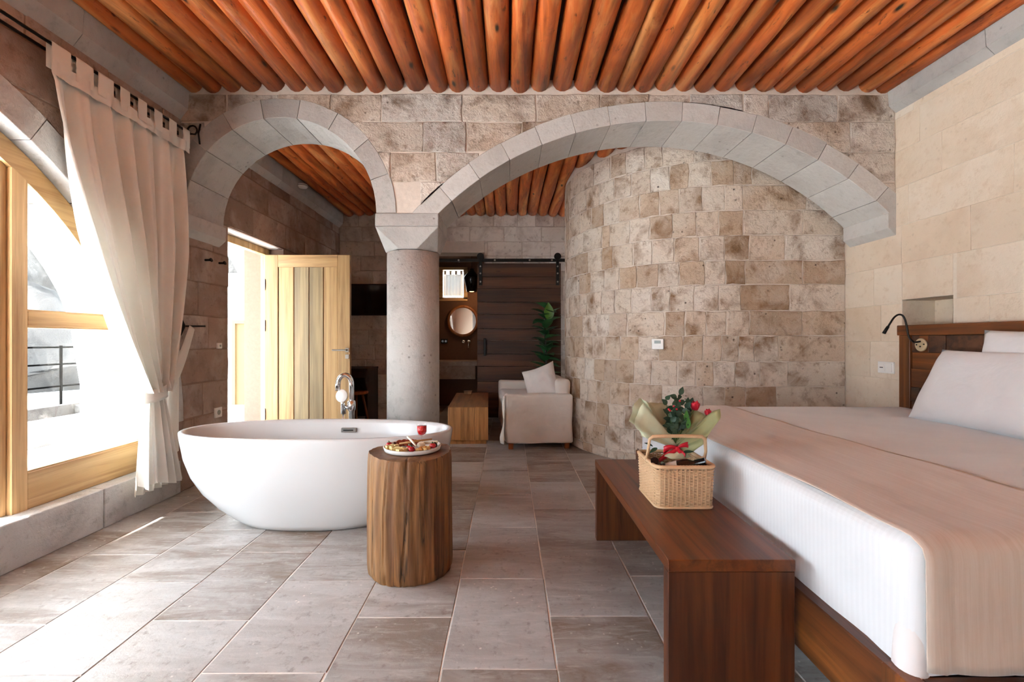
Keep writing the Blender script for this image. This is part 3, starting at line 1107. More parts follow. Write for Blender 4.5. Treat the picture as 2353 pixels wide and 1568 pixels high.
for sg in (1, -1):
    yy = lambda v: WA[0] + sg * (v - WA[0])
    rng = lambda a, c: (min(yy(a), yy(c)), max(yy(a), yy(c)))
    # door post with a rebate, beside the open doorway
    a, c = rng(2.335, 2.372)
    b = MB(); b.box(XF1 - 0.03, XF0 - 0.025, a, c, SILL, under_arc(2.36, RI) + 0.05, 0.003)
    b.build('door_post', M['oak'], win)
    a, c = rng(2.375, 2.452)
    b = MB()
    n = 6
    vs = []
    for i in range(n + 1):
        y = a + (c - a) * i / n
        for x in (XF0, XF1):
            vs.append((x, y, SILL)); vs.append((x, y, under_arc(y, RI) + 0.004))
    fs = []
    for i in range(n):
        q = i * 4
        fs += [(q, q + 4, q + 5, q + 1), (q + 2, q + 3, q + 7, q + 6), (q + 1, q + 5, q + 7, q + 3), (q, q + 2, q + 6, q + 4)]
    fs += [(0, 1, 3, 2), (n * 4, n * 4 + 2, n * 4 + 3, n * 4 + 1)]
    b.add(vs, fs); b.build('stile', M['oak'], win)
    # rails
    def rail(z0, z1, name):
        yend = WA[0] + math.sqrt(RI ** 2 - max(0, z1 - WA[1]) ** 2) if z1 > WA[1] else WA[0] + RI
        a, c = rng(2.452, yend + 0.02)
        b = MB(); b.box(XF1, XF0, a, c, z0, z1, 0.004)
        b.build(name, M['oak_y'], win)
        # glazing bead
    rail(SILL, 0.438, 'bottom_rail')
    rail(1.218, 1.30, 'middle_rail')
    # glazing beads and panes
    for (z0, z1) in ((0.438, 1.218), (1.30, None)):
        vs = []; fs = []
        n = 14
        y0 = 2.452
        yend = WA[0] + (math.sqrt(RI ** 2 - (z0 - WA[1]) ** 2) if z0 > WA[1] else RI)
        for i in range(n + 1):
            y = y0 + (yend - y0) * i / n
            zt = under_arc(y, RI)
            if z1 is not None: zt = min(zt, z1)
            zt = max(zt, z0 + 0.001)
            vs += [(XF0 - 0.04, yy(y), z0), (XF0 - 0.04, yy(y), zt)]
        for i in range(n):
            fs.append((2 * i, 2 * i + 2, 2 * i + 3, 2 * i + 1))
        b = MB(); b.add(vs, fs); b.build('pane', M['glass'], win, fix=False)
    b = MB()
    a, c = rng(2.452, 2.460)
    b.box(XF1 + 0.015, XF0 - 0.008, a, c, 0.438, 1.218)
    b.box(XF1 + 0.015, XF0 - 0.008, a, c, 1.30, under_arc(2.456, RI))
    e = rng(2.452, WA[0] + RI)
    b.box(XF1 + 0.015, XF0 - 0.006, e[0], e[1], 0.438, 0.446)
    b.box(XF1 + 0.015, XF0 - 0.006, e[0], e[1], 1.21, 1.218)
    e = rng(2.452, WA[0] + math.sqrt(RI ** 2 - (1.3 - WA[1]) ** 2))
    b.box(XF1 + 0.015, XF0 - 0.006, e[0], e[1], 1.30, 1.308)
    b.build('glazing_bead', M['oak_y'], win)
    a, c = rng(2.3345, 2.337)
    b = MB(); b.box(XF0 - 0.06, XF0 - 0.03, a - 0.001, c, 1.06, 1.30, 0)
    b.build('strike_plate', M['steel'], win)

w2 = copy_tree(win)  # window copy added out of view to brighten the room
w2.name = 'window_added'
w2.location = (win.location.x, WB, win.location.z)
w2['label'] = 'added unseen arched window behind the viewer, for fill light'

# ---------------------------------------------------------------- entrance door (door_1)
door = thing('door_1', 'pale oak entrance door standing open into the far room', 'door', (-2.62, 4.95, 0.0), kind='structure')
XD = XL - 0.16
b = MB()
b.box(XD - 0.07, XD + 0.0, DO[0], DO[0] + 0.06, 0, DO[2] - 0.004, 0.003)
b.box(XD - 0.07, XD + 0.0, DO[1] - 0.055, DO[1], 0, DO[2] - 0.004, 0.003)
b.box(XD - 0.07, XD + 0.0, DO[0] + 0.06, DO[1] - 0.055, DO[2] - 0.075, DO[2] - 0.004, 0.003)
b.build('frame', M['oak'], door)
YD0, YD1 = 4.945, 4.99
xs = [-2.62, -2.48, -2.311, -2.149, -1.993, -1.839, -1.705]
leaf = MB(); leaf.box(xs[0], xs[1], YD0, YD1, 0.012, 2.061, 0.003); leaf.build('stile', M['leaf'], door)
leaf = MB(); leaf.box(xs[5], xs[6], YD0, YD1, 0.012, 2.061, 0.003); leaf.build('stile', M['leaf'], door)
leaf = MB(); leaf.box(xs[1], xs[5], YD0, YD1, 1.93, 2.061, 0.003); leaf.build('rail', M['oak_x'], door)
leaf = MB(); leaf.box(xs[1], xs[5], YD0, YD1, 0.012, 0.20, 0.003); leaf.build('rail', M['oak_x'], door)
for i in range(1, 5):
    b = MB(); b.box(xs[i] + 0.004, xs[i + 1] - 0.004, YD0 + 0.010, YD1 - 0.012, 0.20, 1.93, 0.003)
    b.build('plank', M['oak_grey'] if i in (2, 3) else M['leaf'], door)
b = MB(); b.box(xs[0], xs[6], YD0 + 0.018, YD1 - 0.016, 0.1, 2.0); b.build('core_panel', M['stool_wood'], door)
b = MB(); b.box(-1.755, -1.715, YD0 - 0.008, YD0, 1.015, 1.06, 0.002)
ros = b.build('rosette', M['steel'], door)
b = MB(); b.tube([(-1.735, YD0 - 0.004, 1.038), (-1.735, YD0 - 0.05, 1.038)], 0.009, 10); b.box(-1.88, -1.725, YD0 - 0.058, YD0 - 0.042, 1.029, 1.047, 0.004)
b.build('lever_handle', M['steel'], door)
b = MB(); b.box(-1.755, -1.715, YD0 - 0.007, YD0, 0.945, 0.99, 0.002); b.box(-1.739, -1.731, YD0 - 0.011, YD0, 0.955, 0.98)
b.build('keyhole_plate', M['steel'], door)
for zc in (1.74, 1.30, 0.35):
    b = MB(); b.box(-2.645, -2.612, YD0 - 0.012, YD0 + 0.01, zc - 0.06, zc + 0.06, 0.003)
    b.build('hinge', M['steel'], door)

# ---------------------------------------------------------------- bathroom beyond the far wall
YBB = 8.05
for nm, bx_, lab in (('wall_bathroom_left', (-1.75, -1.6, YB + 0.3, YBB, 0, 2.7), 'brown plaster side wall of the bathroom by the basin'),
                     ('wall_bathroom_right', (0.25, 0.4, YB + 0.3, YBB, 0, 2.7), 'brown plaster bathroom wall hidden behind the sliding door')):
    b = MB(); b.box(*bx_); tag(b.build(nm, M['plaster']), lab, 'wall', kind='structure')
b = MB(); b.box(-1.75, 0.4, YB + 0.3, YBB + 0.2, 2.56, 2.7); tag(b.build('ceiling', M['plaster']), 'brown plaster ceiling of the bathroom', 'ceiling', kind='structure')
BW = (-1.20, -0.74, 1.86, 2.40)
b = MB()
b.box(-1.75, BW[0], YBB, YBB + 0.2, 0, 2.7); b.box(BW[1], 0.4, YBB, YBB + 0.2, 0, 2.7)
b.box(BW[0], BW[1], YBB, YBB + 0.2, 0, BW[2]); b.box(BW[0], BW[1], YBB, YBB + 0.2, BW[3], 2.7)
tag(b.build('wall_bathroom_back', M['plaster']), 'brown plaster bathroom wall with mirror and small window', 'wall', kind='structure')
bw = thing('window_2', 'small oak bathroom window with a white tab-top curtain', 'window', ((BW[0] + BW[1]) / 2, YBB, BW[2]), kind='structure')
b = MB()
b.box(BW[0] - 0.02, BW[0] + 0.05, YBB - 0.02, YBB + 0.12, BW[2], BW[3], 0.003); b.box(BW[1] - 0.05, BW[1] + 0.02, YBB - 0.02, YBB + 0.12, BW[2], BW[3], 0.003)
b.box(BW[0] - 0.02, BW[1] + 0.02, YBB - 0.02, YBB + 0.12, BW[2] - 0.03, BW[2] + 0.03, 0.003); b.box(BW[0] - 0.02, BW[1] + 0.02, YBB - 0.02, YBB + 0.12, BW[3] - 0.03, BW[3] + 0.02, 0.003)
b.build('frame', M['oak_x'], bw)
b = MB()
b.grid(lambda u, v: (BW[0] + 0.06 + u * (BW[1] - BW[0] - 0.12), YBB + 0.03 + 0.012 * math.sin(u * 34), BW[3] - 0.10 - v * (BW[3] - BW[2] - 0.16)), 40, 4)
b.build('curtain', M['bath_curtain'], bw, smooth=True)
b = MB()
for i in range(4):
    x = BW[0] + 0.085 + i * 0.095
    b.box(x - 0.02, x + 0.02, YBB + 0.022, YBB + 0.03, BW[3] - 0.105, BW[3] - 0.04)
b.build('tab', M['sofa'], bw)
b = MB(); b.tube([(BW[0] + 0.03, YBB + 0.026, BW[3] - 0.05), (BW[1] - 0.03, YBB + 0.026, BW[3] - 0.05)], 0.006, 8); b.build('rod', M['black'], bw)
portal('bath_portal', (-0.97, YBB + 0.25, 2.13), (math.radians(-90), 0, 0), 0.5, 0.55)

# ---------------------------------------------------------------- sliding barn door on its rail
sd = thing('sliding_door', 'dark horizontal-board barn door hanging from a black rail', 'door', (0.14, 6.62, 0.02))
XA, XB_ = -0.452, 0.75
zb = 0.03
hs = [0.17, 0.2, 0.16, 0.22, 0.18, 0.2, 0.17, 0.21, 0.18, 0.2, 0.17, 0.2]
tot = sum(hs); zt = 2.25
sc_ = (zt - zb) / tot
z = zb
for h in hs:
    b = MB(); b.box(XA, XB_, 6.615 + RND.uniform(-0.004, 0.003), 6.66, z + 0.002, z + h * sc_ - 0.002, 0.003)
    b.build('board', M['barn'], sd, center=True)
    z += h * sc_
b = MB(); b.box(-0.36, -0.325, 6.575, 6.59, 0.92, 1.17, 0.004); b.box(-0.352, -0.333, 6.585, 6.62, 0.94, 0.97); b.box(-0.352, -0.333, 6.585, 6.62, 1.12, 1.15)
b.build('pull_handle', M['black'], sd)
for x in (-0.405, 0.70):
    b = MB()
    b.box(x - 0.022, x + 0.022, 6.59, 6.612, 1.93, 2.33, 0.002)
    b.lathe([(0.05, -0.012), (0.05, 0.012)], 20, mat=Matrix.Translation((x, 6.60, 2.345)) @ Matrix.Rotation(math.pi / 2, 4, 'X'))
    h = b.build('hanger', M['black'], sd)
    b = MB()
    for zz_ in (1.98, 2.1, 2.2):
        b.lathe([(0.012, -0.006), (0.012, 0.006)], 10, mat=Matrix.Translation((x, 6.585, zz_)) @ Matrix.Rotation(math.pi / 2, 4, 'X'))
    b.build('bolt', M['steel'], h)
rail = thing('door_rail', 'black iron rail above the sliding barn door', 'rail', (0, 6.6, 2.27))
b = MB(); b.box(-1.6, 0.86, 6.612, 6.624, 2.27, 2.315, 0.001); b.build('bar', M['black'], rail)
for x in (-1.2, -0.72, -0.2, 0.3, 0.62):
    b = MB(); b.lathe([(0.014, 0), (0.014, 0.09)], 10, mat=Matrix.Translation((x, 6.61, 2.293)) @ Matrix.Rotation(-math.pi / 2, 4, 'X'))
    b.build('stud', M['steel'], rail)

# ---------------------------------------------------------------- outside: arcade, terrace, rock, neighbour
b = MB(); b.box(-40, XL - 0.44, -14, 7.4, -0.2, 0.1)
tag(b.build('ground_terrace', M['outside']), 'sunlit pale stone terrace outside the window', 'terrace', kind='structure')
b = MB(); b.box(-40, XL - 0.44, 7.4, 40, -0.8, -0.55)
tag(b.build('ground_lower', M['outside']), 'lower pale courtyard outside the entrance', 'courtyard', kind='structure')
XO = -3.9
OA = [(2.55, 0.72, 1.80), (-1.55, 0.72, 1.80), (-5.65, 0.72, 1.80), (6.03, 1.45, 1.10)]


def out_solid(a, c):
    m = (a + c) / 2
    for (cy, cz, r) in OA:
        if abs(m - cy) < r:
            f = lambda u: cz + math.sqrt(max(0, r * r - (u - cy) ** 2))
            return [(f(a), f(c), 3.2, 3.2)]
    return [(-0.6, -0.6, 3.2, 3.2)]


us = sorted(set([-8, 8.2] + [round(cy - r + 2 * r * i / 32, 5) for (cy, cz, r) in OA for i in range(33)]))
map_out = lambda u, v, d: (XO - d, u, v)
core_wall('wall_porch', map_out, us, out_solid, 0.15, M['outside'], 'white stone arcade of the porch outside the window', d0=0.0)
b = MB(); b.box(XO - 0.15, XL - 0.44, -8, 8.2, 2.75, 3.2)
tag(b.build('ceiling', M['outside']), 'white stone ceiling of the porch outside', 'ceiling', kind='structure')

rl = thing('terrace_railing', 'thin black metal railing at the edge of the terrace', 'railing', (-5.3, 5.4, 0.1))
for y in (3.6, 5.45, 7.2):
    b = MB(); b.tube([(-5.3, y, 0.1), (-5.3, y, 1.08)], 0.014, 8); b.build('post', M['matt_black'], rl)
for z in (0.60, 0.86, 1.06):
    b = MB(); b.tube([(-5.3, 1.0, z), (-5.3, 7.3, z)], 0.010, 8); b.build('bar', M['matt_black'], rl)

pl = thing('stone_planter', 'long empty stone planter box on the terrace', 'planter', (-4.75, 4.9, 0.1))
for nm, bx_ in (('front_slab', (-4.62, -4.55, 3.9, 5.35, 0.1, 0.36)), ('back_slab', (-5.05, -4.98, 3.9, 5.35, 0.1, 0.42)), ('end_slab', (-4.98, -4.62, 5.28, 5.35, 0.1, 0.40)), ('end_slab', (-4.98, -4.62, 3.9, 3.97, 0.1, 0.40)), ('floor_slab', (-4.98, -4.62, 3.97, 5.28, 0.1, 0.15))):
    b = MB(); b.box(*bx_, 0.004); b.build(nm, M['planter'], pl)

b = MB()
rr = random.Random(5)
hgt = {}
def rockf(u, v):
    x = -16 - 3.5 * v - 2.2 * math.sin(u * 9) * (1 - v) + 1.1 * math.sin(u * 31 + v * 7)
    y = -10 + 44 * u
    z = -1.5 + (4.6 + 0.8 * math.sin(u * 7 + 1) + 5.5 * math.exp(-((u - 0.625) / 0.055) ** 2)) * v + 0.4 * math.sin(u * 40 + v * 19)
    return (x, y, z)
b.grid(rockf, 90, 16)
tag(b.build('rock_slope', M['rock'], None, smooth=True), 'pale grey rock slope beyond the terrace railing', 'rock')

nb = thing('neighbour_house', 'white stone house across the courtyard seen through the open entrance', 'building', (-7.4, 11.2, -0.55))
b = MB()
b.box(-9.5, -6.62, 11.0, 11.4, -0.55, 4.5); b.box(-5.7, -4.2, 11.0, 11.4, -0.55, 4.5); b.box(-6.62, -5.7, 11.0, 11.4, 1.62, 4.5)
b.build('wall', M['outside'], nb)
b = MB(); b.box(-9.5, -4.2, 10.96, 11.0, 1.95, 2.6); b.build('string_course', M['outside'], nb)
b = MB(); b.box(-9.5, -4.2, 10.97, 11.0, 2.75, 4.5); b.build('rubble_band', M['rock'], nb)
b = MB()
b.box(-6.62, -6.54, 11.0, 11.1, -0.55, 1.62); b.box(-5.78, -5.7, 11.0, 11.1, -0.55, 1.62); b.box(-6.54, -5.78, 11.0, 11.1, 1.54, 1.62)
b.build('door_frame', M['outdoor_timber'], nb)
b = MB(); b.box(-6.54, -5.78, 11.05, 11.1, -0.55, 1.54); b.build('door_leaf', M['outdoor_timber'], nb)


# ================================================================ THINGS
# ---------------------------------------------------------------- free-standing bathtub
TX, TY, TZ = -1.228, 2.98, 0.575
tub = thing('bathtub', 'oval white freestanding bathtub in front of the small arch', 'bathtub', (TX, TY, 0))


def sup(a, b_, t, n=2.25):
    c, s = math.cos(t), math.sin(t)
    return (a * math.copysign(abs(c) ** (2 / n), c), b_ * math.copysign(abs(s) ** (2 / n), s))


prof = [(0.43, 0.215, 0.0), (0.47, 0.240, 0.008), (0.53, 0.256, 0.04), (0.62, 0.278, 0.10), (0.72, 0.307, 0.19), (0.79, 0.329, 0.29), (0.833, 0.346, 0.40), (0.853, 0.355, 0.50), (0.862, 0.360, 0.56), (0.860, 0.358, 0.571), (0.853, 0.352, TZ)]
inner = [(0.838, 0.338, TZ), (0.830, 0.330, 0.570), (0.822, 0.323, 0.55), (0.80, 0.31, 0.45), (0.76, 0.293, 0.33), (0.69, 0.268, 0.22), (0.60, 0.238, 0.14), (0.46, 0.18, 0.105), (0.2, 0.08, 0.098)]
N = 80
vs = []; fs = []
for (a, c, z) in prof + inner:
    for k in range(N):
        x, y = sup(a, c, 2 * math.pi * k / N)
        vs.append((TX + x, TY + y, z))
m = len(prof + inner)
for i in range(m - 1):
    for k in range(N):
        fs.append((i * N + k, i * N + (k + 1) % N, i * N + N + (k + 1) % N, i * N + N + k))
fs.append(tuple(reversed(range(N)))); fs.append(tuple(range((m - 1) * N, m * N)))
b = MB(); b.add(vs, fs); b.build('shell', M['tub'], tub, smooth=True)
b = MB()
xo = px(802, 3.29)
b.box(xo - 0.052, xo + 0.052, TY + 0.296, TY + 0.33, 0.486, 0.518, 0.002)
ov = b.build('overflow_cover', M['steel'], tub)
b = MB(); b.box(xo - 0.035, xo + 0.035, TY + 0.292, TY + 0.297, 0.499, 0.506); b.build('slot', M['black'], ov)
b = MB(); b.lathe([(0.03, 0.098), (0.03, 0.104), (0.022, 0.108)], 20, (TX, TY)); b.build('drain', M['chrome'], tub)

# ---------------------------------------------------------------- floor-standing tub filler
YFc = 3.40
fx = px(808, YFc); sx = px(779, YFc)
fau = thing('tub_filler', 'chrome floor-standing tub faucet with gooseneck spout behind the bathtub', 'faucet', (fx - 0.03, YFc, 0))
zt = pz(862, YFc)
rr_ = (fx - sx) / 2
pts = [(fx, YFc, 0.60), (fx, YFc, zt - rr_ * 1.35)]
for i in range(1, 17):
    t = math.pi * i / 16
    pts.append((fx - rr_ + rr_ * math.cos(t), YFc - 0.02 * i / 16, zt - rr_ * 1.35 + rr_ * 1.35 * math.sin(t)))
pts.append((sx - 0.003, YFc - 0.02, zt - rr_ * 1.35 - 0.05))
b = MB(); b.tube(pts, 0.0175, 16); b.build('spout', M['chrome'], fau, smooth=True)
b = MB(); b.lathe([(0.021, 0.02), (0.021, 0.62), (0.030, 0.63), (0.030, 0.69), (0.02, 0.70)], 24, (fx, YFc)); b.build('riser', M['chrome'], fau, smooth=True)
hx = px(789, YFc)
b = MB(); b.lathe([(0.018, 0.60), (0.018, 0.66)], 20, (hx, YFc)); b.tube([(hx, YFc, 0.66), (fx, YFc, 0.63)], 0.012, 10)
b.build('shower_holder', M['chrome'], fau, smooth=True)
b = MB()
b.tube([(hx, YFc - 0.005, 0.60), (hx, YFc - 0.008, 0.67), (hx - 0.004, YFc - 0.016, 0.71)], [0.014, 0.014, 0.016], 14)
hs_ = b.build('hand_shower', M['chrome'], fau, smooth=True)
b = MB(); b.lathe([(0.02, -0.012), (0.046, -0.006), (0.048, 0.004), (0.044, 0.008)], 28, mat=Matrix.Translation((hx - 0.004, YFc - 0.02, 0.735)) @ Matrix.Rotation(math.radians(82), 4, 'X') @ Matrix.Scale(0.9, 4, (1, 0, 0)))
b.build('spray_face', M['white_plastic'], hs_, smooth=True)
b = MB(); b.lathe([(0.09, 0), (0.09, 0.012), (0.03, 0.02)], 28, (fx, YFc)); b.build('floor_flange', M['chrome'], fau)
b = MB()
hose = [(hx, YFc, 0.60)] + [(hx - 0.05 * math.sin(math.pi * i / 10), YFc + 0.02, 0.60 - 0.45 * math.sin(math.pi * i / 10) if i < 10 else 0.6) for i in range(1, 10)] + [(fx, YFc + 0.01, 0.58)]
b.tube(hose, 0.006, 8); b.build('hose', M['chrome'], fau, smooth=True)

# ---------------------------------------------------------------- log stump side table
PX, PY, PR, PH = -0.494, 2.325, 0.206, 0.586
st = thing('stump_table', 'old upright log stump used as a side table beside the bathtub', 'side table', (PX, PY, 0))
cr = [(-1.95, 0.014, 0.012), (-1.50, 0.018, 0.014), (-1.1, 0.012, 0.008), (-0.75, 0.012, 0.008), (-2.4, 0.014, 0.009), (-2.75, 0.010, 0.006), (0.3, 0.02, 0.012), (1.4, 0.015, 0.01), (2.3, 0.02, 0.010), (-0.3, 0.014, 0.008)]
lump = [(RND.uniform(0, 6.28), RND.randint(2, 9), RND.uniform(0.0006, 0.0018)) for _ in range(6)]


def stump_r(t, z):
    r = PR + sum(a * math.cos(k * t + p + z * 1.5) for p, k, a in lump)
    for (c, w, d) in cr:
        cc = c + 0.05 * math.sin(z * 7 + c * 5) + (z - 0.3) * 0.10
        dt = (t - cc + math.pi) % (2 * math.pi) - math.pi
        r -= d * math.exp(-(dt / (w * 0.55)) ** 2)
    r += 0.004 * math.sin(t * 23 + 3 * math.sin(z * 5))*0.5
    return r


N = 220
vs = []; fs = []
zs_ = [(0.0, 0.94), (0.012, 0.975), (0.035, 0.992)] + [(0.06 + 0.49 * i / 13, 1.0) for i in range(14)] + [(0.572, 0.99), (PH, 0.972)]
for (z, k) in zs_:
    for i in range(N):
        t = 2 * math.pi * i / N
        r = stump_r(t, z) * k * (1.02 - 0.02 * z / PH)
        tilt = 0.008 * math.sin(t * 2 + 1) * (z / PH) ** 6
        vs.append((PX + r * math.cos(t), PY + r * math.sin(t), z + tilt))
for i in range(len(zs_) - 1):
    for k in range(N):
        fs.append((i * N + k, i * N + (k + 1) % N, i * N + N + (k + 1) % N, i * N + N + k))
b = MB(); b.add(vs, fs); b.build('trunk', M['stump'], st, smooth=True)
vs2 = vs[-N:]
rings = [vs2]
for k in (0.96, 0.6, 0.25):
    rings.append([(PX + (p[0] - PX) * k, PY + (p[1] - PY) * k, PH + 0.001 * (k < 0.9)) for p in vs2])
va = [p for r in rings for p in r]
fs = []
for i in range(3):
    for k in range(N):
        fs.append((i * N + k, i * N + (k + 1) % N, i * N + N + (k + 1) % N, i * N + N + k))
fs.append(tuple(range(3 * N, 4 * N)))
b = MB(); b.add(va, fs); b.build('top_face', M['stump_top'], st, smooth=True)

# ---------------------------------------------------------------- snack plate, food and glass
QX, QY = px(948, 2.33), 2.33
QZ = PH + 0.003
M['ceramic'] = plain('pale_ceramic', '#cfcdca', 0.4)
b = MB(); b.lathe([(0.120, QZ), (0.138, QZ + 0.004), (0.143, QZ + 0.022), (0.140, QZ + 0.024), (0.136, QZ + 0.022), (0.132, QZ + 0.010), (0.02, QZ + 0.009)], 56, (QX, QY))
tag(b.build('snack_plate', M['ceramic'], None, smooth=True), 'round grey-white plate of snacks on the log stump', 'plate')
ZP_ = QZ + 0.011
M['cheese'] = plain('yellow_cheese', '#e6cf8e', 0.5, bump=0.1)
M['cheese2'] = plain('pale_cheese', '#efe6cf', 0.5, bump=0.1)
M['nut'] = plain('toasted_nut', '#c98f4a', 0.6, bump=0.3)
M['berry'] = plain('red_berry', '#a3141c', 0.3)
M['grape'] = plain('dark_grape', '#3a1018', 0.25)
M['salami'] = plain('cured_sausage', '#8f3b28', 0.5, bump=0.4)
M['bread'] = plain('breadstick_crust', '#b98a56', 0.7, bump=0.4)
M['leaf_food'] = plain('green_garnish', '#3f5a2a', 0.5)


def food_blob(name, x, y, z, r, mat, label, cat, sq=(1, 1, 1), group=None, stem=None):
    root = None
    b = MB()
    bm = bmesh.new(); bmesh.ops.create_icosphere(bm, subdivisions=2, radius=r)
    for v in bm.verts:
        v.co = Vector((x + v.co.x * sq[0], y + v.co.y * sq[1], z + r * sq[2] + v.co.z * sq[2]))
    b.bm(bm)
    o = tag(b.build(name, mat, None, smooth=True), label, cat, group)
    if stem:
        b = MB(); b.tube([(x, y, z + 2 * r * sq[2] - 0.003), (x - 0.003, y, z + 2 * r * sq[2] + 0.006)], [0.006, 0.002], 6)
        b.build('stem', stem, o)
    return o


def wedge(name, x, y, z, l, w, h, rot, mat, label, cat, group=None, tri=True):
    c, s = math.cos(rot), math.sin(rot)
    T = lambda p: (x + p[0] * c - p[1] * s, y + p[0] * s + p[1] * c, z + p[2])
    b = MB()
    if tri:
        poly = [(-l / 2, -w / 2), (l / 2, 0), (-l / 2, w / 2)]
        b.prism(poly, lambda u, v: T((u, v, 0)), lambda u, v: T((u, v, h)))
    else:
        poly = [(-l / 2, -w / 2), (l / 2, -w / 2), (l / 2, w / 2), (-l / 2, w / 2)]
        b.prism(poly, lambda u, v: T((u, v, 0)), lambda u, v: T((u, v, h)))
    return tag(b.build(name, mat, None, bevel=0.002), label, cat, group)


rf = random.Random(11)
for i, (dx, dy) in enumerate([(-0.112, -0.045), (-0.088, -0.06), (-0.098, -0.022), (-0.075, -0.028)]):
    wedge('cheese_cube', QX + dx, QY + dy, ZP_, 0.022, 0.02, 0.022, rf.uniform(0, 1.5), M['cheese'], 'yellow cheese cube on the snack plate, ' + ['at the far left', 'nearest the front of the left heap', 'behind the leftmost cube', 'rightmost of the left heap'][i], 'cheese', 'cheese cubes on the plate', tri=False)
for i, (dx, dy, r_) in enumerate([(-0.06, -0.095, 0.3), (-0.035, -0.105, 1.0), (-0.03, -0.08, 2.2), (-0.05, -0.07, -0.5), (-0.01, -0.09, 0.7)]):
    wedge('cheese_wedge', QX + dx, QY + dy, ZP_, 0.045, 0.026, 0.020, r_, M['cheese'], 'yellow cheese wedge on the snack plate, ' + ['leftmost of the front wedges', 'nearest the front rim', 'behind the foremost wedge', 'at the back left of the wedges', 'nearest the front strawberry'][i], 'cheese', 'cheese wedges on the plate')
for i, (dx, dy) in enumerate([(0.04, -0.085), (0.058, -0.08), (0.05, -0.062), (0.075, -0.072), (0.068, -0.05), (0.09, -0.055), (0.085, -0.03), (0.052, -0.04), (0.07, -0.028)]):
    food_blob('nut', QX + dx, QY + dy, ZP_, 0.010, M['nut'] if i % 3 else M['cheese'], 'toasted nut in the heap at the right of the snack plate', 'nut', (1.2, 0.9, 0.8), 'nuts on the plate')
for k, (dx, dy, lab) in enumerate([(0.015, -0.095, 'red strawberry at the front middle of the snack plate'), (-0.118, 0.0, 'red strawberry at the left rim of the snack plate'), (0.105, -0.02, 'red strawberry at the right rim of the snack plate'), (0.0, -0.07, 'red strawberry lying behind the front one on the snack plate')]):
    food_blob('strawberry', QX + dx, QY + dy, ZP_, 0.015, M['berry'], lab, 'strawberry', (1.15, 0.95, 0.95), 'strawberries on the plate', M['leaf_food'])
for i, (dx, dy) in enumerate([(-0.07, 0.02), (-0.05, 0.035), (-0.03, 0.025), (-0.012, 0.04), (0.008, 0.028)]):
    b = MB(); b.lathe([(0.018, 0), (0.018, 0.006)], 16, mat=Matrix.Translation((QX + dx, QY + dy, ZP_ + 0.016)) @ Matrix.Rotation(math.radians(52), 4, 'X') @ Matrix.Rotation(0.3, 4, 'Y'))
    tag(b.build('sausage_slice', M['salami']), ['leftmost', 'second from left', 'middle', 'fourth from left', 'rightmost'][i] + ' cured sausage slice in the row at the back of the snack plate', 'sausage slice', 'sausage slices on the plate')
wedge('cheese_slice', QX + 0.085, QY + 0.03, ZP_ + 0.012, 0.075, 0.022, 0.014, 0.25, M['cheese2'], 'long white cheese slice at the right back of the snack plate', 'cheese', tri=False)
food_blob('cheese_crumble', QX + 0.045, QY - 0.01, ZP_, 0.018, M['cheese2'], 'crumbled white cheese in the middle of the snack plate', 'cheese', (1.2, 1.0, 0.9))
for (p0, p1, lab) in (((-0.03, 0.02, 0.05), (0.03, -0.06, 0.022), 'pale breadstick pointing up left across the snack plate'), ((-0.06, -0.03, 0.026), (0.095, 0.02, 0.038), 'brown breadstick lying across the snack plate')):
    b = MB(); b.tube([(QX + p0[0], QY + p0[1], ZP_ + p0[2]), (QX + (p0[0] + p1[0]) / 2, QY + (p0[1] + p1[1]) / 2, ZP_ + (p0[2] + p1[2]) / 2 + 0.002), (QX + p1[0], QY + p1[1], ZP_ + p1[2])], [0.0045, 0.0055, 0.0045], 8)
    tag(b.build('breadstick', M['bread'] if 'brown' in lab else M['cheese2'], None, smooth=True), lab, 'breadstick', 'breadsticks on the plate')
for i, (dx, dy) in enumerate([(0.115, 0.0), (0.11, 0.018), (-0.095, 0.018)]):
    food_blob('grape', QX + dx, QY + dy, ZP_, 0.011, M['grape'], ['dark grape beside the right-hand strawberry on the snack plate', 'dark grape furthest back at the right rim of the snack plate', 'dark grape behind the left-hand strawberry on the snack plate'][i], 'grape', (1, 1, 1.1), 'grapes on the plate')

GX, GY = px(969.5, 2.415), 2.415
M['clear_glass'] = pane_glass('clear_glass', 0.2)
M['red_drink'] = plain('red_drink', '#d3121c', 0.08, Subsurface__Weight=0.0)
gl = thing('cordial_glass', 'small stemmed glass of red drink on the snack plate', 'glass', (GX, GY, ZP_ - 0.002))
gz = ZP_ - 0.002
b = MB(); b.lathe([(0.022, gz), (0.022, gz + 0.002), (0.004, gz + 0.006), (0.0035, gz + 0.038), (0.006, gz + 0.044), (0.020, gz + 0.050), (0.0255, gz + 0.066), (0.0265, gz + 0.105)], 28, (GX, GY), caps=False); b.build('goblet', M['clear_glass'], gl, smooth=True)
b = MB(); b.lathe([(0.003, gz + 0.0475), (0.017, gz + 0.0535), (0.0238, gz + 0.067), (0.0248, gz + 0.096)], 28, (GX, GY)); b.build('drink', M['red_drink'], gl, smooth=True)

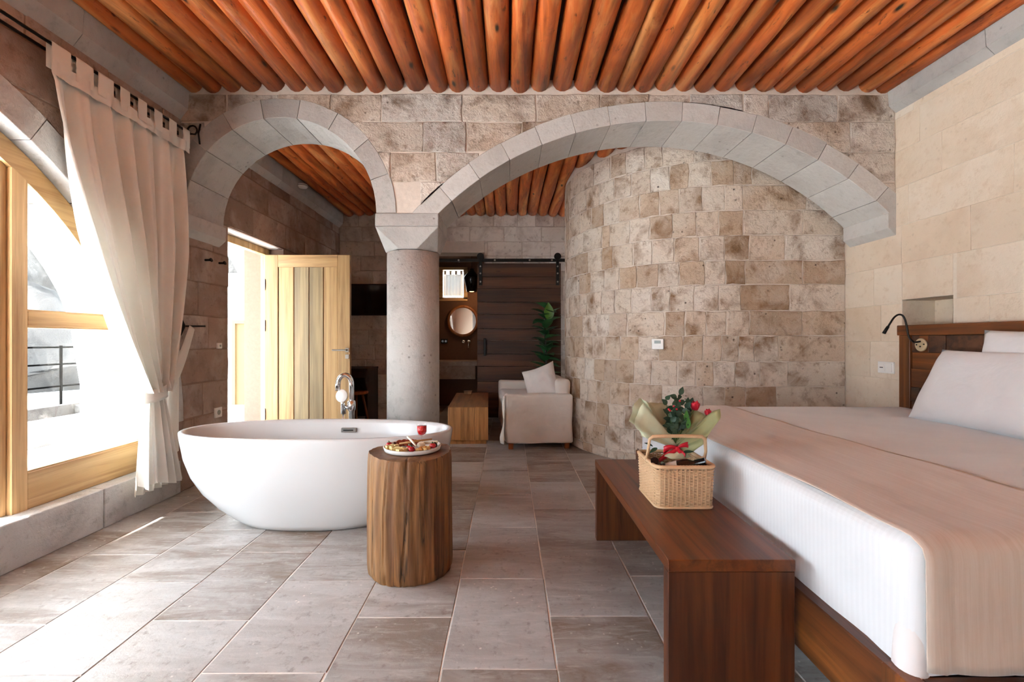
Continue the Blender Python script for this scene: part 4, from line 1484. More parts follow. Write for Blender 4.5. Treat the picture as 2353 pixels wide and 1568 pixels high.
# ---------------------------------------------------------------- bench at the foot of the bed
BX0, BX1, BY0, BY1, BZ = 0.500, 0.902, 1.446, 2.669, 0.453
bench = thing('wooden_bench', 'dark walnut waterfall bench at the foot of the bed', 'bench', ((BX0 + BX1) / 2, (BY0 + BY1) / 2, 0))
b = MB(); b.box(BX0, BX1, BY0, BY1, BZ - 0.038, BZ, 0.0025); b.build('seat_board', M['walnut_y'], bench)
for y0, y1 in ((BY0 + 0.002, BY0 + 0.045), (BY1 - 0.045, BY1 - 0.002)):
    b = MB(); b.box(BX0 + 0.001, BX1 - 0.001, y0, y1, 0.0, BZ - 0.0385, 0.0025); b.build('leg_panel', M['walnut_z'], bench)

# ---------------------------------------------------------------- wicker basket
M['wicker'] = plain('wicker_cane', '#d8b28a', 0.5, bump=0.1, scale=90)
KX0, KX1, KY0, KY1, KZ, KH = 0.598, 0.845, 1.872, 2.150, BZ, 0.172
bas = thing('wicker_basket', 'pale wicker picnic basket with swing handle on the bench', 'basket', ((KX0 + KX1) / 2, (KY0 + KY1) / 2, KZ))
kc = ((KX0 + KX1) / 2, (KY0 + KY1) / 2)


def rrect(t, hx_, hy_, r):
    """point on a rounded rectangle, t in 0..1"""
    per = [2 * (hx_ - r), math.pi * r / 2, 2 * (hy_ - r), math.pi * r / 2] * 2
    tot = sum(per)
    s = (t % 1.0) * tot
    x, y = -(hx_ - r), -hy_
    ang = 0.0
    for i, L in enumerate(per):
        if s <= L or i == 7:
            if i % 2 == 0:
                return (x + math.cos(ang) * s, y + math.sin(ang) * s, math.sin(ang), -math.cos(ang))
            a = s / r
            cxx, cyy = x - math.sin(ang) * r, y + math.cos(ang) * r
            return (cxx + r * math.sin(ang + a), cyy - r * math.cos(ang + a), math.sin(ang + a), -math.cos(ang + a))
        if i % 2 == 0:
            x += math.cos(ang) * L; y += math.sin(ang) * L
        else:
            cxx, cyy = x - math.sin(ang) * r, y + math.cos(ang) * r
            ang += math.pi / 2
            x, y = cxx + r * math.sin(ang), cyy - r * math.cos(ang)
        s -= L
    return (x, y, 0, 0)


NS = 56
rows_n = 26
b = MB()
for k in range(rows_n):
    z = KZ + 0.008 + (KH - 0.022) * k / (rows_n - 1)
    fl = 0.006 * (k / rows_n)
    pts = []
    for i in range(NS * 2):
        t = i / (NS * 2)
        x, y, nx, ny = rrect(t, (KX1 - KX0) / 2 - 0.008 + fl, (KY1 - KY0) / 2 - 0.008 + fl, 0.03)
        w = 0.0022 * (1 if (i // 2 + k) % 2 else -1) * (1 if i % 2 else 0)
        pts.append((kc[0] + x + nx * w, kc[1] + y + ny * w, z))
    b.tube(pts, 0.0033, 5, closed=True)
b.build('woven_side', M['wicker'], bas, smooth=True)
b = MB()
for i in range(NS):
    t = i / NS
    x, y, nx, ny = rrect(t, (KX1 - KX0) / 2 - 0.008, (KY1 - KY0) / 2 - 0.008, 0.03)
    b.tube([(kc[0] + x, kc[1] + y, KZ + 0.003), (kc[0] + x + nx * 0.006, kc[1] + y + ny * 0.006, KZ + KH)], 0.0042, 6)
b.build('stakes', M['wicker'], bas, smooth=True)
b = MB()
for (z, r_, o_) in ((KZ + KH, 0.0095, 0.004), (KZ + 0.006, 0.006, 0.0)):
    pts = []
    for i in range(160):
        x, y, nx, ny = rrect(i / 160, (KX1 - KX0) / 2 - 0.006 + o_, (KY1 - KY0) / 2 - 0.006 + o_, 0.032)
        pts.append((kc[0] + x, kc[1] + y, z))
    rs = [r_ * (1.0 if i % 2 else 0.88) for i in range(160)]
    b = MB(); b.tube(pts, rs, 8, closed=True)
    b.build('rim' if z > KZ + 0.1 else 'foot_rim', M['wicker'], bas, smooth=True)
b = MB(); b.box(KX0 + 0.012, KX1 - 0.012, KY0 + 0.012, KY1 - 0.012, KZ + 0.001, KZ + 0.008); b.build('bottom', M['wicker'], bas)
yh_ = 2.0
YH_ = 1.935
hz = pz(1004, YH_)
pts = [(KX0 - 0.002, yh_, KZ + KH - 0.005), (KX0 - 0.004, yh_ - 0.035, KZ + KH + 0.045), (KX0 - 0.004, YH_ + 0.006, hz - 0.012), (KX0 + 0.008, YH_, hz)]
pts += [(KX0 + 0.008 + (KX1 - KX0 - 0.040) * i / 6, YH_, hz + 0.003 * math.sin(i / 6 * math.pi)) for i in range(1, 7)]
pts += [(KX1 - 0.018, YH_ + 0.006, hz - 0.012), (KX1 - 0.004, yh_ - 0.035, KZ + KH + 0.045), (KX1 + 0.004, yh_, KZ + KH - 0.005)]
b = MB(); b.tube(pts, [0.0055, 0.006, 0.0065] + [0.0078] * 8 + [0.0065, 0.006, 0.0055], 8); b.build('handle', M['wicker'], bas, smooth=True)
for x in (KX0 - 0.002, KX1 + 0.003):
    b = MB()
    pts = [(x, yh_ + 0.013 * math.cos(2 * math.pi * i / 14), KZ + KH + 0.013 * math.sin(2 * math.pi * i / 14)) for i in range(14)]
    b.tube(pts, 0.004, 6, closed=True); b.build('handle_loop', M['wicker'], bas, smooth=True)

# bottles lying in the basket
M['bottle'] = plain('dark_bottle', '#0d0e0c', 0.08, Coat__Weight=0.5)
M['label'] = plain('paper_label', '#d9d3c8', 0.6)


def bottle(p, d, L, label):
    d = Vector(d).normalized()
    q = d.to_track_quat('Z', 'Y').to_matrix().to_4x4()
    T = Matrix.Translation(p) @ q
    root = thing('wine_bottle', label, 'bottle', p, group='bottles in the basket')
    b = MB(); b.lathe([(0.026, 0.0), (0.031, 0.006), (0.031, L * 0.58), (0.026, L * 0.68), (0.015, L * 0.76), (0.0135, L * 0.97), (0.0155, L * 0.972), (0.0155, L)], 24, mat=T)
    b.build('glass_body', M['bottle'], root, smooth=True)
    b = MB(); b.lathe([(0.0162, L * 0.80), (0.0162, L * 1.003)], 20, mat=T)
    b.build('neck_foil', M['black_gloss'], root)
    b = MB(); b.lathe([(0.0315, L * 0.15), (0.0315, L * 0.45)], 24, mat=T, caps=False)
    b.build('paper_label', M['label'], root, smooth=True)
    return root


bottle((0.715, 2.095, KZ + 0.075), (-0.10, -0.165, 0.105), 0.235, 'dark wine bottle in the basket, neck pointing left')
bottle((0.652, 2.00, KZ + 0.115), (0.142, -0.075, 0.062), 0.20, 'dark wine bottle in the basket, neck pointing right')

# ---------------------------------------------------------------- bouquet standing in the basket
M['paper'] = plain('sage_paper', '#ccd1b2', 0.7, bump=0.12, scale=14)
M['paper2'] = plain('olive_paper', '#a3a779', 0.7, bump=0.12, scale=14)
M['ribbon'] = plain('red_ribbon', '#c8102a', 0.35)
M['rose'] = plain('red_petal', '#c5152f', 0.5)
M['leafg'] = plain('dark_leaf', '#2f4a35', 0.5)
M['leafl'] = plain('fresh_leaf', '#3f7a2c', 0.5)
M['stemg'] = plain('green_stem', '#4a6b34', 0.6)
TB = Vector((px(1550, 2.06), 2.06, pz(1028, 2.06)))       # where the ribbon ties it
bq = thing('flower_bouquet', 'bouquet of red roses in sage paper tied with a red ribbon', 'bouquet', (TB.x, TB.y, KZ + 0.012))


def paper_fan(name, pts_top, base_w, mat, bulge, wav=0.006):
    """a stiff folded paper sheet from the tie up to an outline of top points (x,y,z)"""
    pts_top = [Vector(p) for p in pts_top]
    m = len(pts_top) - 1
    n = 18

    def f(u, v):
        s = u * m
        i = min(int(s), m - 1); t = s - i
        e = pts_top[i].lerp(pts_top[i + 1], t)
        b0 = TB + Vector(((u - 0.5) * base_w, -0.004, 0))
        p = b0.lerp(e, v)
        p += Vector((0, bulge * math.sin(math.pi * v) * (0.6 + 0.4 * math.sin(u * 9)), 0))
        p.x += wav * math.sin(u * 13 + v * 5) * v
        p.y += wav * 1.5 * math.sin(u * 11 + 2 + v * 4) * v
        return p
    b = MB(); b.grid(f, n, 8)
    return b.build(name, mat, bq, smooth=True, solid=0.0012)


def PT(x, y, Y):
    return (px(x, Y), Y, pz(y, Y))


paper_fan('paper_wrap', [PT(1448, 968, 2.02), PT(1452, 938, 2.06), PT(1468, 915, 2.10), PT(1486, 922, 2.08)], 0.03, M['paper'], 0.03)
paper_fan('paper_wrap', [PT(1478, 1003, 1.99), PT(1462, 985, 1.97), PT(1458, 962, 1.99), PT(1480, 925, 2.02)], 0.03, M['paper'], -0.02)
paper_fan('paper_wrap', [PT(1486, 922, 2.07), PT(1500, 936, 2.10), PT(1515, 926, 2.14), PT(1530, 926, 2.17)], 0.02, M['paper'], 0.02, 0.002)
paper_fan('paper_wrap', [PT(1590, 938, 2.13), PT(1606, 946, 2.10), PT(1622, 956, 2.06)], 0.02, M['paper2'], 0.01, 0.002)
paper_fan('paper_wrap', [PT(1622, 958, 2.05), PT(1640, 944, 2.04), PT(1655, 940, 2.03), PT(1656, 962, 2.00), PT(1628, 1000, 1.98)], 0.03, M['paper2'], -0.015, 0.003)
paper_fan('paper_wrap', [PT(1628, 1002, 1.99), PT(1618, 1020, 2.0), PT(1590, 1040, 2.02), PT(1572, 1050, 2.03)], 0.02, M['paper2'], 0.0, 0.002)
paper_fan('paper_back', [PT(1462, 930, 2.16), PT(1500, 925, 2.22), PT(1550, 935, 2.25), PT(1610, 950, 2.2), PT(1640, 955, 2.14)], 0.05, M['paper'], 0.02, 0.004)
paper_fan('paper_tail', [PT(1520, 1048, 2.03), PT(1540, 1054, 2.0), PT(1570, 1056, 2.0), PT(1590, 1050, 2.03)], 0.03, M['paper'], -0.01, 0.003)


def leaf_shape(b, c, d, up, L, W, cup=0.15, nseg=5):
    d = Vector(d).normalized(); up = Vector(up)
    s = d.cross(up).normalized(); nrm = s.cross(d).normalized()
    c = Vector(c)
    vs = []; fs = []
    for i in range(nseg + 1):
        t = i / nseg
        w = W * math.sin(math.pi * (0.06 + 0.94 * t) ** 0.85) * 0.5
        if i == nseg: w = 0.0005
        p = c + d * (L * t) - nrm * (cup * L * t * t * 0.6)
        vs += [p - s * w + nrm * w * cup * 2, p, p + s * w + nrm * w * cup * 2]
    for i in range(nseg):
        a = i * 3
        fs += [(a, a + 1, a + 4, a + 3), (a + 1, a + 2, a + 5, a + 4)]
    b.add(vs, fs)


rl_ = random.Random(3)
# sprigs with round leaves
sprigs = [((1530, 918, 2.12), 5), ((1562, 908, 2.14), 6), ((1545, 930, 2.10), 6), ((1578, 926, 2.12), 5), ((1550, 950, 2.06), 6), ((1568, 945, 2.06), 5), ((1556, 970, 2.04), 5), ((1585, 932, 2.13), 4), ((1548, 985, 2.03), 5), ((1535, 950, 2.08), 6), ((1572, 958, 2.05), 6), ((1542, 968, 2.05), 6), ((1560, 930, 2.1), 7), ((1588, 950, 2.1), 5), ((1555, 915, 2.13), 6)]
for (tx, ty_, tY), nl in sprigs:
    tip = Vector(PT(tx, ty_, tY))
    b = MB(); b.tube([TB, TB.lerp(tip, 0.5) + Vector((0, 0.01, 0)), tip], 0.0014, 5)
    sp = b.build('sprig', M['stemg'], bq)
    for i in range(nl):
        t = 0.55 + 0.45 * i / max(nl - 1, 1)
        c = TB.lerp(tip, t)
        b = MB()
        d = Vector((rl_.uniform(-1, 1), rl_.uniform(-0.9, 0.2), rl_.uniform(-0.1, 0.9)))
        leaf_shape(b, c, d, (0, -1, 0.3), rl_.uniform(0.028, 0.042), rl_.uniform(0.019, 0.028))
        b.build('leaf', M['leafg'], sp, smooth=True)
for (tx, ty_, tY) in ((1575, 968, 2.04), (1580, 985, 2.03)):
    b = MB(); leaf_shape(b, PT(tx, ty_, tY), (0.1, -0.1, 1), (0, -1, 0), 0.05, 0.022)
    b.build('leaf', M['leafl'], bq, smooth=True)
for (tx, ty_, tY, dd) in ((1500, 1026, 2.03, (-1, -0.3, 0.5)), (1510, 1030, 2.03, (-0.7, -0.3, -0.3)), (1570, 1040, 2.02, (1, -0.3, 0.2))):
    b = MB(); leaf_shape(b, PT(tx, ty_, tY), dd, (0, -0.5, 1), 0.045, 0.02)
    b.build('leaf', M['leafg'], bq, smooth=True)


def rose(c, r, name='rose'):
    c = Vector(c)
    b = MB(); b.tube([TB, TB.lerp(c, 0.5) + Vector((0, 0.012, 0)), c], 0.0018, 6)
    st_ = b.build(name, M['stemg'], bq)
    for k in range(7):
        a = k * 2.4
        rr2 = r * (0.45 + 0.08 * k)
        b = MB()
        def f(u, v):
            t = a + (u - 0.5) * 2.0
            rad = rr2 * (0.55 + 0.55 * math.sin(v * 1.9)) 
            return c + Vector((rad * math.cos(t), rad * math.sin(t), -r * 0.5 + v * r * (2.0 - 0.1 * k) - 0.25 * r * abs(u - 0.5)))
        b.grid(f, 6, 5)
        b.build('petal', M['rose'], st_, smooth=True, solid=0.0006)


rose(PT(1598, 937, 2.10), 0.021)
rose(PT(1627, 951, 2.08), 0.015)
for p in ((1540, 944, 2.06), (1548, 934, 2.08), (1555, 941, 2.07), (1562, 922, 2.1), (1537, 941, 2.05)):
    b = MB()
    bm = bmesh.new(); bmesh.ops.create_icosphere(bm, subdivisions=1, radius=0.0055)
    for v in bm.verts: v.co = v.co + Vector(PT(*p))
    b.bm(bm); b.build('red_bud', M['rose'], bq, smooth=True)
# bow
bw_ = []
b = MB()
for sg, L, h in ((-1, 0.058, -0.006), (1, 0.052, 0.012)):
    def f(u, v):
        t = u * math.pi * 2
        x = sg * L * 0.5 * (1 - math.cos(t)) * (1.0)
        z = h * (1 - math.cos(t)) * 0.5 + 0.012 * math.sin(t) + (v - 0.5) * 0.028 * (0.35 + 0.65 * (0.5 - 0.5 * math.cos(t)))
        return TB + Vector((x, -0.026 - 0.012 * math.sin(t), z))
    b.grid(f, 20, 2)
def tail(d):
    d = Vector(d)
    def f(u, v):
        return TB + Vector((0, -0.03, 0)) + d * u + Vector((0, -0.004 * math.sin(u * 7), (v - 0.5) * 0.024))
    return f
b.grid(tail((-0.085, -0.015, -0.05)), 10, 2)
b.grid(tail((0.03, -0.015, -0.028)), 8, 2)
b.build('ribbon_bow', M['ribbon'], bq, smooth=True, solid=0.0008)
b = MB()
bm = bmesh.new(); bmesh.ops.create_icosphere(bm, subdivisions=2, radius=0.012)
for v in bm.verts: v.co = v.co + TB + Vector((0, -0.028, 0))
b.bm(bm); b.build('ribbon_knot', M['ribbon'], bq, smooth=True)


# ---------------------------------------------------------------- bed
EX0, EX1, EY0, EY1, EZ = 0.955, 2.80, 1.09, 3.31, 0.668
FX = 0.918
bed = thing('double_bed', 'wide dark timber bed with patchwork headboard against the cream wall', 'bed', (1.9, 2.2, 0))
b = MB(); b.box(FX, FX + 0.045, EY0 - 0.05, EY1 + 0.02, 0.165, 0.352, 0.004); b.build('foot_board', M['bedwood'], bed)
b = MB(); b.box(FX + 0.045, EX1, EY0 - 0.05, EY0 - 0.005, 0.165, 0.352, 0.004); b.build('side_board', M['walnut_x'], bed)
b = MB(); b.box(FX + 0.045, EX1, EY1 - 0.025, EY1 + 0.02, 0.165, 0.352, 0.004); b.build('side_board', M['walnut_x'], bed)
b = MB(); b.box(FX - 0.002, FX + 0.047, EY0 - 0.052, EY0 + 0.045, 0.163, 0.354, 0.004); b.build('corner_block', M['bedwood_z'], bed)
for x in (FX + 0.16, EX1 - 0.15):
    for y in (EY0 + 0.2, EY1 - 0.25):
        b = MB(); b.box(x - 0.04, x + 0.04, y - 0.04, y + 0.04, 0, 0.165); b.build('leg', M['walnut_z'], bed)
b = MB(); b.box(FX + 0.045, EX1, EY0 - 0.004, EY1 - 0.026, 0.24, 0.33); b.build('slat_base', M['darkwood'], bed)
b = MB(); b.box(EX0 + 0.02, EX1 - 0.01, EY0 + 0.02, EY1 - 0.02, 0.332, EZ - 0.02, 0.05); b.build('mattress', M['sheet_top'], bed)
# headboard
HX0, HX1 = 2.825, 2.898
hb = MB(); hb.box(HX0 + 0.02, HX1, 1.06, 3.33, 0.16, 1.22); hb_o = hb.build('headboard', M['darkwood'], bed)
for y0, y1 in ((3.245, 3.335), (1.05, 1.14)):
    b = MB(); b.box(HX0, HX1, y0, y1, 0.0, 1.178, 0.003); b.build('post', M['bedwood_z'], hb_o)
b = MB(); b.box(HX0 - 0.012, HX1 + 0.002, 1.045, 3.34, 1.178, 1.25, 0.004); b.build('top_rail', M['bedwood'], hb_o)
rp = random.Random(21)
z = 0.60
for hrow in (0.115, 0.10, 0.13, 0.115, 0.116):
    y = 1.142
    cuts_ = []
    yy_ = 3.243
    while yy_ > y + 0.02:
        L = rp.choice([0.07, 0.12, 0.2, 0.35, 0.5])
        ya = max(y, yy_ - L)
        pr = rp.uniform(0.0, 0.014)
        b = MB(); b.box(HX0 + 0.012 - pr + 0.004, HX0 + 0.03, ya + 0.001, yy_ - 0.001, z + 0.001, z + hrow - 0.001, 0.0015)
        b.build('plank', rp.choice([M['patch'], M['patch'], M['bedwood'], M['barn']]), hb_o, center=True)
        yy_ = ya
    z += hrow

# white bed cover: one continuous cloth over the mattress, dropping at the foot and both sides
def sprof(s, L0, x0, x1, drop, r):
    """profile of a draped cloth along one axis: s in 0..1 from one hem over the top to the other"""
    segs = [drop - r, math.pi / 2 * r, (x1 - x0) - 2 * r, math.pi / 2 * r, drop - r]
    tot = sum(segs)
    d = s * tot
    if d < segs[0]: return (x0, -(drop - d), -1, 0)
    d -= segs[0]
    if d < segs[1]:
        a = d / r
        return (x0 + r - r * math.cos(a), -r + r * math.sin(a), -math.cos(a), math.sin(a))
    d -= segs[1]
    if d < segs[2]: return (x0 + r + d, 0, 0, 1)
    d -= segs[2]
    if d < segs[3]:
        a = d / r
        return (x1 - r + r * math.sin(a), -r + r * math.cos(a), math.sin(a), math.cos(a))
    d -= segs[3]
    return (x1, -r - d, 1, 0)


def cover_pt(x, y, top, r, drop):
    return (x, y, top)


# built from a rounded box shell with open bottom
b = MB()
bm = bmesh.new()
bmesh.ops.create_cube(bm, size=1.0)
for v in bm.verts:
    v.co = Vector(((EX0 + EX1 + 0.02) / 2 + v.co.x * (EX1 - EX0 + 0.02), (EY0 + EY1) / 2 + v.co.y * (EY1 - EY0), (0.345 + EZ) / 2 + v.co.z * (EZ - 0.345)))
ed = [e for e in bm.edges if not (e.verts[0].co.z < 0.4 and e.verts[1].co.z < 0.4)]
bmesh.ops.bevel(bm, geom=ed, offset=0.036, segments=5, affect='EDGES', profile=0.5)
bmesh.ops.delete(bm, geom=[f for f in bm.faces if f.calc_center_median().z < 0.346], context='FACES')
bmesh.ops.triangulate(bm, faces=bm.faces[:])
bmesh.ops.subdivide_edges(bm, edges=[e for e in bm.edges if e.calc_length() > 0.3], cuts=5, use_grid_fill=True)
bmesh.ops.subdivide_edges(bm, edges=[e for e in bm.edges if e.calc_length() > 0.12], cuts=2, use_grid_fill=True)
for v in bm.verts:
    c = v.co
    if c.z < 0.60 and c.x < EX0 + 0.03:
        k = (0.62 - c.z) / 0.28
        v.co.x += 0.006 * math.sin(c.y * 21) * k + 0.004 * math.sin(c.y * 47 + 1) * k
    if c.z < 0.60 and c.y < EY0 + 0.03:
        k = (0.62 - c.z) / 0.28
        v.co.y += 0.008 * math.sin(c.x * 17 + 1) * k - 0.004
    if c.z > EZ - 0.002:
        v.co.z += 0.003 * math.sin(c.x * 9 + c.y * 4) + 0.002 * math.sin(c.y * 13 - c.x * 5)
    if c.z < 0.36:
        v.co.z += 0.012 * math.sin(c.y * 5 + c.x * 3)
b.bm(bm)
cov = tag(b.build('bed_cover', M['sheet'], None, smooth=True), 'white striped satin bed cover hanging over the foot of the bed', 'bed cover')

def fold_pt(u, v):
    a = u * math.pi / 2
    z = 0.60 - (0.27 + 0.035 * math.sin(u * math.pi)) * v
    k = -0.014 + 0.050 * v * math.sin(u * math.pi)
    x = EX0 - 0.004 + 0.05 * (1 - math.cos(a)) - k * math.cos(a)
    y = EY0 - 0.004 + 0.07 * (1 - math.sin(a)) - k * math.sin(a)
    return (x, y, z)
b = MB(); b.grid(fold_pt, 14, 12); b.build('corner_fold', M['sheet_top'], cov, smooth=True, solid=0.002)

# beige runner across the foot end
M['runner'] = fabric('beige_silk', '#b8987e', '#a98668', 240, 0.25, 0.55, 0.25, 3, 0.4)
t_ = NT('runner_silk')
v_ = t_.coords((2.2, 1.0, 1.0), rnd=False)
nA = t_.noise(v_, 2.0, 3, 0.5)
vS = t_.coords((26.0, 0.8, 1.0), rnd=False)
nB = t_.noise(vS, 5.0, 5, 0.6, 0.3)
nC = t_.noise(v_, 420, 2, 0.5)
cR = t_.mix(t_.ramp(nB, [(0.4, 0.0), (0.62, 0.55)]), '#cfbbab', '#dccfc4')
cR = t_.mix(t_.ramp(nA, [(0.35, 0.3), (0.6, 0.0)]), cR, '#b59d89')
hR = t_.bump(nB, 0.12, 0.004); hR = t_.bump(nC, 0.08, 0.002, hR)
M['runner'] = t_.set(Base__Color=cR, Roughness=0.5, Normal=hR, Sheen__Weight=0.3, Specular__IOR__Level=0.3)
RX0, RX1 = 0.966, 1.60


def runner_pt(u, v):
    # v along the bed width from the near hem, u across
    r = 0.036
    x, dz, nx, nz = sprof(v, 0, EY0 - 0.006, EY1 + 0.006, 0.292 + 0.012 * math.sin(u * 6), r)
    off = 0.007
    X = RX0 + (RX1 - RX0) * u
    if v > 0.2:
        X += 0.10 * u * (0.35 - v) * (v > 0.35) * 0.9
    y = x + nx * off
    z = EZ + dz + nz * off
    if abs(nz) > 0.9:
        z += 0.003 * math.sin(X * 9 + y * 4) + 0.002 * math.sin(y * 13 - X * 5)
        z += 0.0015 * math.sin(X * 37 + math.sin(y * 3) * 2)
    if nx < -0.9:
        y -= 0.010 * (0.5 + 0.5 * math.sin(u * 8)) * min(1, -dz * 3)
    if v < 0.5 and u < 0.08 and nx < -0.5:
        y -= 0.01
    return (X, y, z)


b = MB(); b.grid(runner_pt, 30, 120)
run = tag(b.build('bed_runner', M['runner'], None, smooth=True, solid=0.003), 'beige silky runner laid across the foot of the white bed', 'bed runner')


def pillow(name, label, w, h, th, loc, rot, mat, group=None, seed=0, pinch=0.5):
    rr = random.Random(seed)
    n = 22
    vs = []; fs = []
    for side in (1, -1):
        for j in range(n + 1):
            for i in range(n + 1):
                u = 2 * i / n - 1; v = 2 * j / n - 1
                e = max(0.0, (1 - u ** 4)) ** 0.55 * max(0.0, (1 - v ** 4)) ** 0.55
                ku = 1 - 0.09 * (1 - v * v) * 0.5 * abs(u) ** 3 * pinch * 2
                kv = 1 - 0.12 * (1 - u * u) * 0.5 * abs(v) ** 3 * pinch * 2
                wob = 0.05 * math.sin(u * 5 + seed) * math.sin(v * 4 + seed * 2) + 0.03 * math.sin(u * 11 + v * 7 + seed)
                vs.append((u * w / 2 * ku * kv ** 0.2, v * h / 2 * kv * ku ** 0.2, side * (th / 2) * e * (1 + wob)))
    m = (n + 1) ** 2
    for s_ in (0, m):
        for j in range(n):
            for i in range(n):
                a = s_ + j * (n + 1) + i
                fs.append((a, a + 1, a + n + 2, a + n + 1) if s_ == 0 else (a, a + n + 1, a + n + 2, a + 1))
    me_b = bmesh.new()
    b = MB(); b.add(vs, fs)
    o = b.build(name, mat, None, smooth=True, local=True)
    bm = bmesh.new(); bm.from_mesh(o.data)
    bmesh.ops.remove_doubles(bm, verts=bm.verts[:], dist=0.0004)
    bm.to_mesh(o.data); bm.free()
    o.data.polygons.foreach_set('use_smooth', [True] * len(o.data.polygons))
    o.location = loc
    o.rotation_euler = rot
    return tag(o, label, 'pillow', group)


# pillow plane: local x along the bed width (world y), local y up the slope, local z towards the foot
def prot(lean, yaw=0.0):
    # lean: angle from vertical, leaning back on the headboard
    R = Matrix.Rotation(yaw, 3, 'Z') @ Matrix(((0, math.sin(lean), -math.cos(lean)), (-1, 0, 0), (0, math.cos(lean), math.sin(lean))))
    return R.to_euler()


pillow('bed_pillow', 'white pillow leaning in front, nearest the foot of the bed', 0.76, 0.48, 0.16, (2.575, 2.47, 0.872), prot(math.radians(27)), M['pillow'], 'bed pillows', 1)
pillow('bed_pillow', 'white pillow standing behind the front one against the headboard', 0.72, 0.52, 0.14, (2.708, 2.30, 0.945), prot(math.radians(9)), M['pillow'], 'bed pillows', 2)

# ---------------------------------------------------------------- reading lamp, switch and thermostat
lampY = 3.147
M['lamp_plate'] = plain('cream_plate', '#cdb996', 0.4, 0.3)
lp = thing('reading_lamp', 'black gooseneck reading lamp with round brass plate on the headboard', 'lamp', (2.81, lampY, 1.11))
b = MB(); b.lathe([(0.045, 0), (0.045, 0.006), (0.042, 0.009)], 32, mat=Matrix.Translation((2.822, lampY, 1.112)) @ Matrix.Rotation(-math.pi / 2, 4, 'Y'))
b.build('wall_plate', M['lamp_plate'], lp)
b = MB()
for (dy, dz) in ((0.028, 0.0), (-0.028, 0.004), (0.0, -0.012)):
    b.lathe([(0.005, 0), (0.005, 0.012)], 10, mat=Matrix.Translation((2.822, lampY + dy, 1.112 + dz)) @ Matrix.Rotation(-math.pi / 2, 4, 'Y'))
b.build('screw', M['black'], lp)
gp = [(2.815, lampY, 1.135), (2.79, lampY + 0.01, 1.13), (2.765, 3.15, 1.135), (2.745, 3.16, 1.17), (2.74, 3.17, 1.24), (2.735, 3.18, 1.29), (2.725, 3.19, 1.317), (2.705, 3.20, 1.320), (2.685, 3.21, 1.300), (2.665, 3.215, 1.265), (2.65, 3.22, 1.235)]
b = MB()
dense = []
for i in range(len(gp) - 1):
    p0 = Vector(gp[max(i - 1, 0)]); p1 = Vector(gp[i]); p2 = Vector(gp[i + 1]); p3 = Vector(gp[min(i + 2, len(gp) - 1)])
    for k in range(4):
        t = k / 4
        dense.append(0.5 * ((2 * p1) + (p2 - p0) * t + (2 * p0 - 5 * p1 + 4 * p2 - p3) * t * t + (3 * p1 - p0 - 3 * p2 + p3) * t ** 3))
dense.append(Vector(gp[-1]))
b.tube(dense, 0.0062, 8); b.build('gooseneck', M['black'], lp, smooth=True)
d_ = (Vector(gp[-1]) - Vector(gp[-2])).normalized()
b = MB(); b.tube([Vector(gp[-1]) - d_ * 0.005, Vector(gp[-1]) + d_ * 0.05], [0.009, 0.011], 10); b.build('lamp_head', M['black'], lp, smooth=True)

sw = thing('light_switch', 'white double light switch on the cream wall beside the headboard', 'switch', (XR, 3.54, 0.93))
b = MB(); b.box(XR - 0.010, XR + 0.004, 3.463, 3.612, 0.890, 0.978, 0.002); b.build('plate', M['white_plastic'], sw)
for y0, y1 in ((3.475, 3.534), (3.54, 3.60)):
    b = MB(); b.box(XR - 0.015, XR - 0.009, y0, y1, 0.902, 0.966, 0.001); b.build('rocker', M['white_plastic'], sw)
b = MB(); b.box(XR - 0.0165, XR - 0.0145, 3.555, 3.585, 0.930, 0.936); b.build('slot', M['black'], sw)

s0 = s_of_px(1513)
(tx_, ty_), (nx_, ny_) = path(s0)
th = thing('thermostat', 'small white wall thermostat on the rounded stone wall', 'thermostat', (tx_ + nx_ * 0.01, ty_ + ny_ * 0.01, 1.11), math.atan2(-nx_, -ny_) * -1.0)
zt_ = pz(791, ty_) - 1.11
b = MB(); b.box(-0.051, 0.051, -0.028, 0.006, zt_ - 0.047, zt_ + 0.047, 0.004); b.build('case', M['white_plastic'], th, local=True)
b = MB(); b.box(-0.028, 0.028, -0.0295, -0.027, zt_ + 0.005, zt_ + 0.032); b.build('display', M['lcd'], th, local=True)
b = MB(); b.lathe([(0.007, 0), (0.007, 0.004)], 12, mat=Matrix.Translation((0.012, -0.027, zt_ - 0.025)) @ Matrix.Rotation(math.pi / 2, 4, 'X')); b.build('dial', M['white_plastic'], th, local=True)

# ---------------------------------------------------------------- sofa with loose slipcover
SR = math.radians(4.0)
so = thing('slipcover_sofa', 'beige slipcovered two-seat sofa seen from its arm end', 'sofa', (-0.035, 4.80, 0), SR)
SW, SL = 0.715, 1.52


def cloth_box(x0, x1, y0, y1, z0, z1, r, wr, seed, nx=14, ny=14, nz=14):
    bm = bmesh.new()
    bmesh.ops.create_cube(bm, size=1.0)
    for v in bm.verts:
        v.co = Vector(((x0 + x1) / 2 + v.co.x * (x1 - x0), (y0 + y1) / 2 + v.co.y * (y1 - y0), (z0 + z1) / 2 + v.co.z * (z1 - z0)))
    bmesh.ops.bevel(bm, geom=bm.edges[:], offset=r, segments=3, affect='EDGES', profile=0.5)
    bmesh.ops.subdivide_edges(bm, edges=[e for e in bm.edges if e.calc_length() > 0.1], cuts=6, use_grid_fill=True)
    for v in bm.verts:
        c = v.co
        k = min(1.0, max(0.0, (z1 - c.z) / (z1 - z0 + 1e-6)))
        w = wr * (0.3 + k)
        v.co = c + Vector((w * math.sin(c.y * 19 + c.z * 11 + seed), w * math.sin(c.x * 17 - c.z * 8 + seed * 2), 0.5 * wr * math.sin(c.x * 13 + c.y * 12 + seed)))
    return bm


